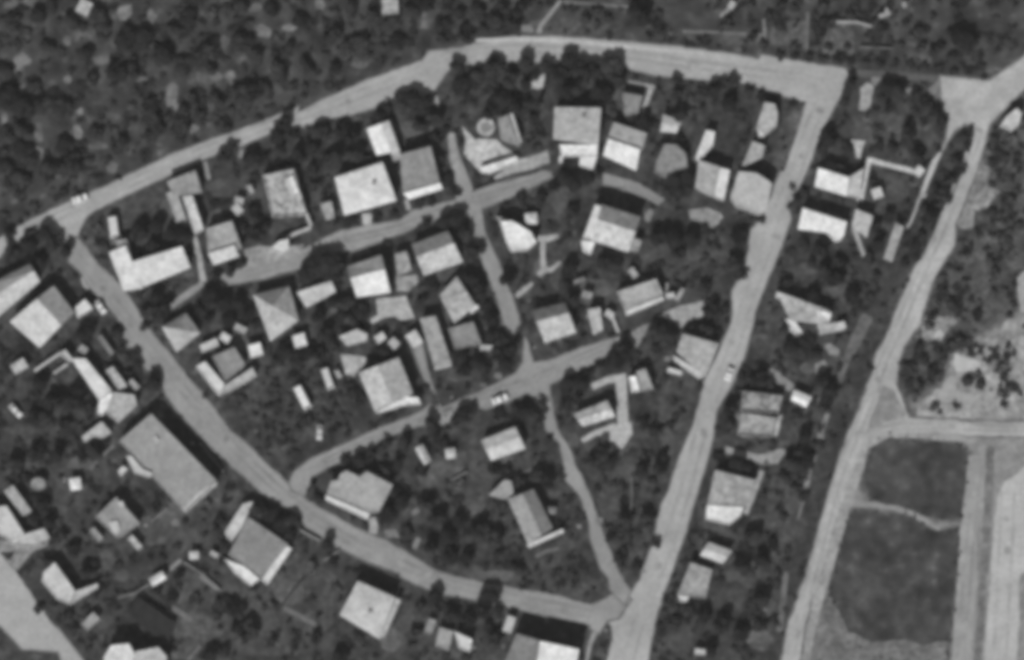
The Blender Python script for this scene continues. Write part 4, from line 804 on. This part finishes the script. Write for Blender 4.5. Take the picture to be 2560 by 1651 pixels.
def trunk_mesh(seed):
    r = random.Random(seed); mb = MB()
    def limb(p, q, a, b, n=6):
        p, q = Vector(p), Vector(q); d = (q - p).normalized(); t = d.orthogonal().normalized(); s = d.cross(t)
        ring = lambda c, w: [c + (t * math.cos(i * 6.2832 / n) + s * math.sin(i * 6.2832 / n)) * w for i in range(n)]
        mb.add(ring(p, a) + ring(q, b), [(i, (i + 1) % n, n + (i + 1) % n, n + i) for i in range(n)])
    limb((0, 0, 0), (.04, .02, .8), .12, .08)
    for i in range(5):
        a = i * 1.256 + r.uniform(-.3, .3)
        limb((.03, .02, .6 + .04 * i), (.5 * math.cos(a), .5 * math.sin(a), 1.05 + r.uniform(0, .25)), .055, .018)
    return mb.mesh('trunk')
CROWN = {}; TR = []
for tn, t in (('dark', .023), ('green', .042), ('light', .085)):
    leafm = mat(t, .6, .3, 2.5, .25, .95, key='leaf_' + tn)
    CROWN[tn] = []
    for i in range(5):
        me = crown_mesh(11 * i + len(tn)); me.materials.append(leafm); CROWN[tn].append(me)
for i in range(3):
    me = trunk_mesh(i); me.materials.append(BARK()); TR.append(me)
BUSHM = {}
for tn, t in (('dark', .034), ('green', .055), ('light', .10)):
    leafm = mat(t, .4, .4, 2.5, .25, .8, key='bush_' + tn); BUSHM[tn] = []
    for i in range(4):
        me = crown_mesh(100 + 7 * i + len(tn), .42, 150, .7); me.materials.append(leafm); BUSHM[tn].append(me)
ALLT = []
def tree(X, Y, r, tone='dark', group='trees in the village gardens', hk=1.0): ALLT.append([None, X, Y, r, tone, 'tree', group, hk])
def bush(X, Y, r, tone='dark', group='bushes in the village gardens'): ALLT.append([None, X, Y, r, tone, 'bush', group, 1.0])
def grow(q):
    _, X, Y, r, tone, kind, group, hk = q
    x, y = P(X, Y); rm = r * S
    if kind == 'bush':
        o = link('bush', R.choice(BUSHM[tone])); o.location = (x, y, rm * .5); o.scale = (rm * 1.15, rm * 1.15, rm * .95)
        o.rotation_euler = (0, 0, R.uniform(0, 6.28)); tag(o, None, 'bush', group); q[0] = o; return
    z = rm * 1.15 * hk                      # height of the crown's middle
    root = empty('tree', (x, y, 0), R.uniform(0, 6.28))
    t = link('trunk', R.choice(TR), root); t.scale = (rm, rm, z * .95)
    c = link('crown', R.choice(CROWN[tone]), root); c.location = (0, 0, z); c.scale = (rm * 1.12, rm * 1.12, rm * 1.15 * max(.7, hk))
    tag(root, None, 'tree', group); q[0] = root
D = '''1140 170 18 1160 218 28 1240 170 23 1230 150 16 1315 165 23 1345 186 16 1420 145 22 1400 180 24 1480 182 26 1525 165 30 1540 200 22 1450 215 26 1500 232 26 1420 240 22
1255 250 30 1290 262 26 1230 280 22 1330 262 20 1330 300 16 1510 250 20 1380 205 20 1310 205 20 1270 200 22 1195 190 18 1215 175 16 1365 165 18 1450 165 22 1555 185 16
1030 245 26 1000 258 24 1060 272 24 940 288 20 1085 305 22 1050 320 20 1112 330 14 1100 400 16 1122 455 18 1140 485 14 1092 350 16 1070 250 16 965 275 18
710 310 20 690 335 22 735 340 18 800 332 24 850 328 22 885 345 20 780 370 22 830 400 24 750 385 20 885 388 24 920 400 16 700 375 18 580 375 18 560 395 18 620 398 20 655 402 18
25 590 18 100 585 26 70 615 26 130 610 26 160 635 20 110 650 22 40 640 20 150 600 18 85 650 18 382 568 26 330 592 16 350 580 24 420 590 24 455 597 22 392 612 22 345 645 16 480 588 12
540 690 14 580 675 18 602 660 14 630 540 22 640 590 22 660 578 20 605 570 18 790 470 18 782 430 18 810 490 10 770 455 14 876 562 18 840 556 10
945 548 12 985 535 12 1052 510 16 1078 506 12 995 420 10 800 672 50 770 694 26 842 690 24
1100 555 24 1140 548 26 1165 590 22 1172 630 24 1196 618 18 1066 562 16 1165 690 22 1190 705 24 1192 740 20 1072 705 16 1085 722 16 1055 758 16
820 762 22 862 762 22 895 772 22 912 785 16 800 795 20 812 832 20 832 865 16 852 792 20 880 795 18 705 880 22 742 892 22 772 888 20 690 905 18 800 885 18 720 862 14
560 760 24 530 742 24 592 752 24 612 782 20 502 772 18 572 800 22 645 812 16 520 800 16 400 770 26 372 785 22 382 740 22 350 735 14 410 800 16 360 815 14
225 832 22 200 842 20 290 832 18 302 872 16 332 892 18 345 915 16 376 962 22 396 962 18 322 932 12 386 940 18
100 960 22 130 1000 26 180 1000 28 200 982 22 82 1040 20 112 1052 20 162 1062 18 222 1020 18 240 1130 26 212 1142 18 90 1130 22 150 1132 22 40 1160 22
70 1200 14 92 1250 16 112 1272 20 132 1312 20 152 1342 18 85 1302 18 120 1402 18 182 1380 20 222 1432 22 240 1482 16 130 1500 18 170 1540 16 40 1190 18 100 1525 14 232 1420 16
640 1290 26 672 1282 24 702 1312 24 720 1335 22 692 1348 18 728 1302 20 822 1352 20 832 1402 14 540 1320 16 560 1362 14 550 1300 14
1090 1490 20 1086 1522 16 1050 1515 14 1212 1500 22 1232 1490 20 1202 1532 20 1245 1532 16 1132 1540 20 1172 1552 20 1232 1602 20 1222 1570 16 1040 1580 16 1160 1580 14
782 1210 12 802 1255 14 790 1240 12 860 1155 16 892 1150 20 922 1142 18 942 1182 14 962 1172 16 828 1180 10 1000 1150 20 1052 1182 18 962 1112 18 1012 1112 20 1076 1062 20 1086 1092 18 1112 1112 16
970 1282 24 1002 1252 22 985 1230 16 1062 1262 20 1090 1300 22 1120 1340 24 1150 1300 20 1190 1320 22 1230 1350 24 1120 1390 22 1170 1400 20 1080 1370 20 1240 1390 18 1290 1420 18 1020 1330 14
902 1002 16 880 985 18 962 1042 14 1002 1032 12 870 960 14 1010 905 16 962 872 22 945 885 14
1150 892 24 1192 900 22 1242 890 22 1272 872 20 1262 910 20 1212 930 18 1160 930 20 1132 905 16 1222 802 20 1232 832 22 1252 852 20 1215 770 16
1312 1032 24 1342 1042 22 1292 1022 16 1245 1035 18 1350 1015 18 1374 1098 11 1182 1022 16 1160 1035 20 1140 1052 16 1232 1172 18 1262 1180 16 1340 1192 20 1370 1202 20 1300 1208 18
1420 972 24 1452 962 22 1440 1000 16 1412 1005 16 1540 902 28 1560 880 22 1500 915 16 1475 935 14 1655 842 36 1640 872 18 1720 822 16 1762 832 20 1795 835 12 1777 770 22 1812 775 14 1790 790 16
1500 1130 20 1480 1150 18 1530 1155 18 1602 1172 20 1650 1175 20 1660 1140 16 1610 1062 18 1640 1085 18 1526 1345 14 1560 1300 20 1620 1300 20 1590 1420 16 1545 1400 14
2065 350 24 2052 380 18 2072 422 20 2102 428 18 2010 482 14 1992 502 16 2265 345 26 2290 395 20 2230 370 16 2200 368 14 2120 222 20 2112 248 18 2212 220 22 2242 240 22 2282 240 18 2312 262 18 2342 284 18 2352 305 18 2222 270 16
1820 262 22 1782 230 22 1802 212 16 1832 208 18 1872 232 16 1902 244 16 1942 256 14 1982 264 12 1692 200 14 1610 308 24 1585 300 16 1692 350 16 1650 370 14 1702 290 20 1690 240 18
1680 452 28 1712 472 26 1722 442 22 1662 472 18 1400 450 22 1432 460 22 1462 448 22 1490 440 16 1382 472 16 1350 502 18 1432 530 18 1428 402 18 1300 500 16
1642 590 26 1682 600 26 1732 590 28 1842 602 22 1852 580 18 1902 552 12 1700 630 20 1510 650 22 1540 662 18 1420 682 22 1412 722 22 1420 760 24 1270 702 20 1832 662 20 1852 692 18 1762 722 18
2050 622 20 2062 692 24 2092 702 22 1962 712 18 1982 742 16 2032 742 20 2130 742 20 2100 660 18 2010 612 16 2182 572 20 2192 612 20 2222 542 18 2172 650 16
2412 340 12 2395 402 16 2372 452 18 2352 492 18 2332 542 20 2302 602 18 2310 520 16 2260 660 14 2012 850 26 2000 882 24 1972 868 20 2035 885 16
1900 942 22 1880 952 18 1922 962 16 1850 945 14 1822 1020 20 1815 1045 20 1826 1062 14 1982 1162 26 2002 1182 24 1962 1192 18 2012 1150 20 1985 1135 18 2010 1092 20 1792 1142 14 1840 1160 22 1865 1172 18 1815 1165 12
2070 990 22 2058 952 20 2062 1012 18 1940 1030 12 1640 1360 14 1900 1400 20 1850 1420 22 1800 1560 24 1850 1580 22 1760 1540 20 1900 1500 20 1780 1620 20 1690 1560 18 1720 1520 16 555 1512 18 575 1520 20 600 1530 18 615 1555 18 590 1572 16 632 1580 20 545 1542 14 610 1596 14 680 1605 16 790 1595 18 850 1640 22 520 1640 20 560 1630 16 450 1440 14 390 1480 16 430 1500 16 2425 334 12 2416 368 13 2400 425 14 2385 445 16 2362 478 16 2346 516 16 2322 562 18 2290 622 16 2282 642 14 2365 500 14 2340 470 12 1880 1340 20 1930 1360 16 1900 1570 18'''.split()
D = [float(x) for x in D]  # the tree northeast of the big two sided roof is added for its shadow
for i in range(0, len(D), 3):
    X, Y, r = D[i:i + 3]
    u = R.random()
    tree(X, Y, r, 'dark' if u < .72 else 'green', hk=max(.36, min(1.0, 21 / r)))
for X, Y, r in ((250, 575, 15), (250, 622, 20), (268, 660, 14), (1500, 675, 16), (1290, 640, 10), (1980, 470, 10), (560, 1500, 14), (780, 1420, 16), (700, 1430, 14), (840, 1470, 12), (1150, 1210, 14), (1530, 1215, 14), (520, 1260, 14), (245, 1300 + 120, 12)):
    bush(X, Y, r, 'light')
SD = '''22 245 34 65 262 32 110 268 34 150 272 30 62 330 26 60 372 26 70 412 24 172 420 30 122 432 26 52 462 32 160 372 24 182 395 20 310 96 32 362 106 30 300 182 30 332 178 22 420 150 32 392 140 24 455 168 28 512 142 34 525 170 22 375 288 30 388 332 26 372 262 18 452 312 30 456 286 20 602 246 32 606 106 30 700 182 28 642 232 24 664 222 20 540 252 22 482 252 20 905 118 26 872 112 24 832 92 26 992 112 24 975 62 26 932 52 24 752 52 22 85 218 20 230 202 18 210 130 22 118 120 20 30 60 26 95 40 24 130 20 22 180 55 22 250 45 26 262 80 24 470 40 26 440 75 22 600 30 26 680 20 22 640 150 24 720 130 22 770 170 24 830 180 22 560 320 20 500 290 18 15 340 22 15 420 24 240 330 20 300 365 22 10 180 22 880 30 24 1030 30 22 1110 60 22 1190 30 24 1240 55 22'''.split()
SD = [float(x) for x in SD]   # the scrub north of the road
for i in range(0, len(SD), 3): tree(SD[i], SD[i + 1], SD[i + 2], 'dark' if R.random() < .35 else 'green', 'trees in the northern scrub', .5)
taken = [(a[1], a[2], a[3]) for a in ALLT]
BB = [(min(p[0] for p in q), min(p[1] for p in q), max(p[0] for p in q), max(p[1] for p in q), q) for q in BLOCK]
def free(X, Y, m):
    for x0, y0, x1, y1, q in BB:
        if x0 - m < X < x1 + m and y0 - m < Y < y1 + m:
            for dx, dy in ((0, 0), (m, 0), (-m, 0), (0, m), (0, -m)):
                if pip(X + dx, Y + dy, q): return False
    return True
def fill(poly, n, r0, r1, tones, kind, group, gap=.75, tries=40):
    x0 = min(p[0] for p in poly); x1 = max(p[0] for p in poly); y0 = min(p[1] for p in poly); y1 = max(p[1] for p in poly)
    made = 0
    for _ in range(n * tries):
        if made >= n: break
        X, Y = R.uniform(x0, x1), R.uniform(y0, y1)
        if not (2 < X < 2558 and 2 < Y < 1649): continue
        if not pip(X, Y, poly): continue
        r = R.uniform(r0, r1)
        if not free(X, Y, r * .8): continue
        if any((X - a) ** 2 + (Y - b) ** 2 < (gap * (r + c)) ** 2 for a, b, c in taken): continue
        taken.append((X, Y, r)); made += 1
        (tree if kind == 'tree' else bush)(X, Y, r, R.choice(tones), group)
SC = [(0, 0), (1000, 0), (1060, 60), (1050, 130), (900, 195), (660, 290), (420, 380), (180, 490), (0, 560)]
NT = sum(1 for a in ALLT if a[5] == 'tree')
fill(SC, 34, 9, 18, ['dark', 'green', 'green', 'light'], 'bush', 'bushes in the northern scrub', .8)
fill([(1060, 0), (1340, 0), (1290, 80), (1100, 105)], 10, 14, 22, ['dark', 'green'], 'tree', 'trees in the northern scrub', .9)
fill([(1420, 20), (1760, 20), (1760, 110), (1420, 85)], 9, 10, 22, ['green', 'dark', 'green'], 'bush', 'bushes in the northern gardens', .9)
fill([(1780, 0), (2540, 0), (2540, 110), (2440, 170), (2300, 150), (1790, 120)], 26, 9, 22, ['dark', 'green', 'green'], 'bush', 'bushes in the northern gardens', .9)
for X, Y, r in ((1600, 35, 24), (1580, 25, 20), (1950, 15, 14), (2400, 95, 24), (2425, 100, 22), (2380, 85, 16), (2350, 120, 14), (2050, 60, 14)): tree(X, Y, r, 'dark', 'trees in the northern gardens')
# hedge bushes along the north edge of the road
for i in range(14):
    X = 1950 + i * 36; bush(X, 139 + (X - 1950) * .085 + R.uniform(-3, 3), R.uniform(11, 15), 'dark', 'hedge bushes along the main road')
# eastern field
fill([(2440, 350), (2556, 260), (2556, 780), (2330, 840), (2350, 700), (2400, 600), (2400, 540)], 34, 8, 18, ['green', 'dark', 'green', 'light'], 'bush', 'bushes in the eastern field', .95)
for X, Y, r in ((2380, 765, 22), (2395, 780, 18), (2330, 790, 16), (2350, 700, 14), (2345, 760, 12), (2325, 815, 14), (2292, 882, 20), (2280, 922, 20), (2275, 960, 16), (2300, 960, 16), (2290, 985, 12), (2350, 900, 18), (2372, 872, 20), (2402, 862, 20), (2330, 930, 18), (2325, 960, 14), (2350, 880, 16), (2420, 950, 18), (2450, 960, 16), (2445, 940, 12), (2510, 910, 15), (2525, 970, 16), (2540, 975, 12), (2500, 985, 12), (2335, 1020, 13), (2350, 1030, 8), (2350, 945, 14), (2310, 900, 16), (2420, 860, 14)):
    bush(X, Y, r, 'dark' if X < 2345 and r > 14 else 'green' if r > 15 else 'light', 'bushes in the eastern clearing')
# the village
fill([(560, 960), (720, 880), (800, 960), (890, 1060), (760, 1110), (640, 1110)], 18, 8, 17, ['dark', 'green'], 'bush', 'bushes in the orchard field', .9)
fill([(1470, 1130), (1660, 1130), (1640, 1260), (1600, 1420), (1545, 1400), (1480, 1220)], 14, 8, 15, ['dark', 'green'], 'bush', 'bushes in the wedge garden', .9)
VIL = [(20, 700), (330, 500), (740, 330), (1060, 260), (1400, 180), (2000, 280), (1880, 620), (1700, 1180), (1540, 1480), (1000, 1380), (640, 1200), (300, 860), (220, 700)]
fill(VIL, 14, 7, 15, ['dark', 'dark', 'green'], 'bush', 'bushes in the village gardens', .9)
fill([(0, 880), (280, 840), (400, 1010), (640, 1250), (860, 1400), (1280, 1530), (1260, 1650), (220, 1650), (0, 1350)], 24, 8, 17, ['dark', 'green', 'dark'], 'bush', 'bushes in the southern gardens', .9)
fill([(2100, 280), (2300, 300), (2180, 780), (2080, 1000), (1930, 1600), (1650, 1640), (1760, 1300), (1900, 880), (2000, 600)], 26, 8, 18, ['dark', 'dark', 'green'], 'bush', 'bushes in the eastern gardens', .9)

# the 290 largest of each kind stand on their own, the smallest rest is undergrowth
def plant_all():
    rest = []
    for kind in ('tree', 'bush'):
        l = sorted((a for a in ALLT if a[5] == kind and a[3] > 0), key=lambda a: -a[3])
        for a in l[:290]: grow(a)
        rest += l[290:]
    # low growth between the trees, thick where the gardens are dark
    src = [crown_mesh(500 + i, .5, 26, .7) for i in range(6)]
    DARK = [[(40, 930), (250, 930), (250, 1080), (140, 1180), (30, 1180)], [(940, 1200), (1220, 1250), (1330, 1430), (1050, 1400), (960, 1290)], [(1470, 560), (1880, 570), (1850, 700), (1650, 720), (1480, 680)], [(560, 960), (720, 880), (880, 960), (890, 1060), (700, 1110)],
        [(1110, 850), (1300, 830), (1290, 920), (1150, 980)], [(1930, 620), (2180, 650), (2140, 800), (1920, 730)], [(490, 720), (720, 700), (650, 830), (480, 790)], [(1640, 1340), (1950, 1300), (1940, 1640), (1640, 1640)],
        [(1870, 880), (2090, 960), (2070, 1020), (1880, 930)], [(0, 180), (160, 1190), (200, 1400), (120, 1400), (0, 1220)], [(1100, 160), (1500, 170), (1500, 260), (1110, 290)], [(700, 320), (930, 290), (920, 400), (690, 430)]]
    made = 0
    for _ in range(30000):
        if made > 3000: break
        X, Y = R.uniform(-10, 2570), R.uniform(-10, 1660)
        if X > 1950 and Y > 1020 and X > 2300 - (Y - 900) * .45: continue
        nn = noise.noise(Vector((X * .013, Y * .013, 5))) + .5 * noise.noise(Vector((X * .035, Y * .035, 2)))
        dens = max(0.06, min(1, .3 + 1.5 * nn))
        if any(pip(X, Y, q) for q in DARK): dens += .3
        if pip(X, Y, VERGE): dens = .2 if Y > 650 else .7
        if pip(X, Y, SC): dens += .2
        if R.random() > dens: continue
        r = R.uniform(5, 14)
        if not free(X, Y, r * .7): continue
        made += 1; rest.append([None, X, Y, r, '', 'low', '', 1])
    # tufts of grass that fray the edges of the fields and roads
    for poly, amp, p in ((f1, 8, .35), (f2, 8, .35)):
        for X, Y in rough(poly, 9, 4):
            if R.random() < p and -5 < X < 2565 and -5 < Y < 1656: rest.append([None, X + R.uniform(-amp, amp), Y + R.uniform(-amp, amp), R.uniform(2.5, 6), '', 'low', '', 1])
    if rest:
        v, f = [], []
        for _, X, Y, r, tone, kind, g, hk in rest:
            me = R.choice(src) if kind == 'low' else R.choice(BUSHM['dark']); x, y = P(X, Y); rm = r * S; k = len(v); a = R.uniform(0, 6.28); c, s = math.cos(a), math.sin(a)
            zc = rm * (.9 if kind == 'tree' else .45); zs = 1 if kind != 'low' else .75
            v += [(x + (p.co.x * c - p.co.y * s) * rm * 1.15, y + (p.co.x * s + p.co.y * c) * rm * 1.15, max(.03, zc + p.co.z * rm * zs)) for p in me.vertices]
            f += [tuple(k + i for i in p.vertices) for p in me.polygons]
        me = bpy.data.meshes.new('undergrowth'); me.from_pydata(v, [], f); me.update()
        tag(link('undergrowth', me, None, mat(.036, .5, .35, 3, .45, .9, key='undergrowth')), 'small dark undergrowth scattered through gardens and scrub', 'undergrowth', None, 'stuff')
    ALLT[:] = [a for a in ALLT if a[0] is not None]
plant_all()

# ------------------------------------------------------------------ labels for the plants: what each one stands beside
def bearing(dx, dy):
    a = math.degrees(math.atan2(-dy, dx)) % 360
    return ('east', 'northeast', 'north', 'northwest', 'west', 'southwest', 'south', 'southeast')[int((a + 22.5) // 45) % 8]
LAND += [(218, 20, 'the small white scrub hut'), (975, 17, 'the stained hut on the top edge'), (1828, 14, 'the tiny hut on the top edge'), (2120, 105, 'the pale square garden plot'),
         (200, 497, 'the white car on the north road'), (1085, 245, 'the top of the upper lane'), (756, 994, 'the long white orchard van'), (1215, 318, 'the round tank'),
         (2420, 907, 'the bright sandy patch'), (2208, 36, 'the angular hut on the top edge'), (2002, 996, 'the white hut south of the hedge row'), (1343, 220, 'the white clearing'),
         (2232, 607, 'the lone narrow grey roof'), (1460, 1300, 'the thin middle of the diagonal lane'), (1315, 840, 'the foot of the branch lane'), (97, 1210, 'the grey water tank'),
         (400, 120, 'the middle of the scrub'), (1375, 35, 'the slanting footpath'), (640, 200, 'the pale scrub clearing'), (1552, 1455, 'the southern street junction')]
words = ('first', 'second', 'third', 'fourth', 'fifth', 'sixth', 'seventh', 'eighth', 'ninth', 'tenth', 'eleventh', 'twelfth', 'thirteenth', 'fourteenth', 'fifteenth', 'sixteenth', 'seventeenth', 'eighteenth', 'nineteenth', 'twentieth')
bins = {}
for o, X, Y, r, tone, kind, _g, _h in ALLT:
    lx, ly, lm = min(LAND, key=lambda l: (l[0] - X) ** 2 + (l[1] - Y) ** 2)
    size = {'tree': 'large' if r >= 24 else 'medium' if r >= 18 else 'small', 'bush': 'broad' if r >= 13 else 'small'}[kind]
    tw = {'dark': 'dark', 'green': 'grey', 'light': 'pale'}[tone]
    d = math.hypot(lx - X, ly - Y)
    bins.setdefault((kind, size, tw, bearing(X - lx, Y - ly), lm), []).append((d, o))
for (kind, size, tw, br, lm), lst in bins.items():
    lst.sort(key=lambda q: q[0])
    for i, (d, o) in enumerate(lst):
        base = '%s %s %s %s of %s' % (size, tw, kind, br, lm)
        if len(lst) > 1: base += ', %s outward' % words[min(i, 19)]
        o['label'] = base

# ------------------------------------------------------------------ sun, sky, camera
az = math.atan2(-0.94, -0.34)                 # where the sun stands, seen from above (x east, y north)
el = math.radians(45)
sd = Vector((math.cos(az) * math.cos(el), math.sin(az) * math.cos(el), math.sin(el)))
ld = bpy.data.lights.new('sun', 'SUN'); ld.energy = 3.5; ld.angle = math.radians(0.5); ld.color = (1, 1, 0.995)
sun = bpy.data.objects.new('sun', ld); COL.objects.link(sun); sun.location = (0, 0, 300)
sun.rotation_euler = sd.to_track_quat('Z', 'Y').to_euler()
w = bpy.data.worlds.new('World'); scn.world = w; w.use_nodes = True
nt = w.node_tree; sky = nt.nodes.new('ShaderNodeTexSky'); sky.sky_type = 'NISHITA'; sky.sun_disc = False
sky.sun_elevation = el; sky.sun_rotation = math.pi / 2 - az
bw = nt.nodes.new('ShaderNodeRGBToBW'); nt.links.new(sky.outputs[0], bw.inputs[0])    # the photograph is black and white
nt.links.new(bw.outputs[0], nt.nodes['Background'].inputs['Color']); nt.nodes['Background'].inputs['Strength'].default_value = 0.05
cd = bpy.data.cameras.new('camera'); cam = bpy.data.objects.new('camera', cd); COL.objects.link(cam); scn.camera = cam
HC = 1500.0
cam.location = (0, 0, HC); cam.rotation_euler = (0, 0, 0)
cd.sensor_width = 36; cd.sensor_fit = 'HORIZONTAL'; cd.lens = 36 * HC / (2560 * S); cd.clip_start = 10; cd.clip_end = 6000
scn.view_settings.view_transform = 'Standard'; scn.view_settings.look = 'None'; scn.view_settings.exposure = 0.0; scn.view_settings.gamma = 1.0
scn.render.engine = 'CYCLES'; scn.cycles.filter_width = 5.8; scn.cycles.max_bounces = 4
hz = link('haze', MB().box(0, 0, 752, 1240, 1240, 1508).mesh('haze'))
hm = bpy.data.materials.new('haze'); hm.use_nodes = True; hn = hm.node_tree; hn.nodes.remove(hn.nodes['Principled BSDF'])
pv = hn.nodes.new('ShaderNodeVolumePrincipled'); pv.inputs['Color'].default_value = (.9, .9, .9, 1); pv.inputs['Density'].default_value = 3.2e-5; pv.inputs['Anisotropy'].default_value = 0.0
hn.links.new(pv.outputs[0], hn.nodes['Material Output'].inputs['Volume']); hz.data.materials.append(hm)
tag(hz, 'thin pale air over the whole village', 'haze', None, 'stuff')
print('TREES', sum(1 for a in ALLT if a[5] == 'tree'), 'BUSHES', sum(1 for a in ALLT if a[5] == 'bush'))
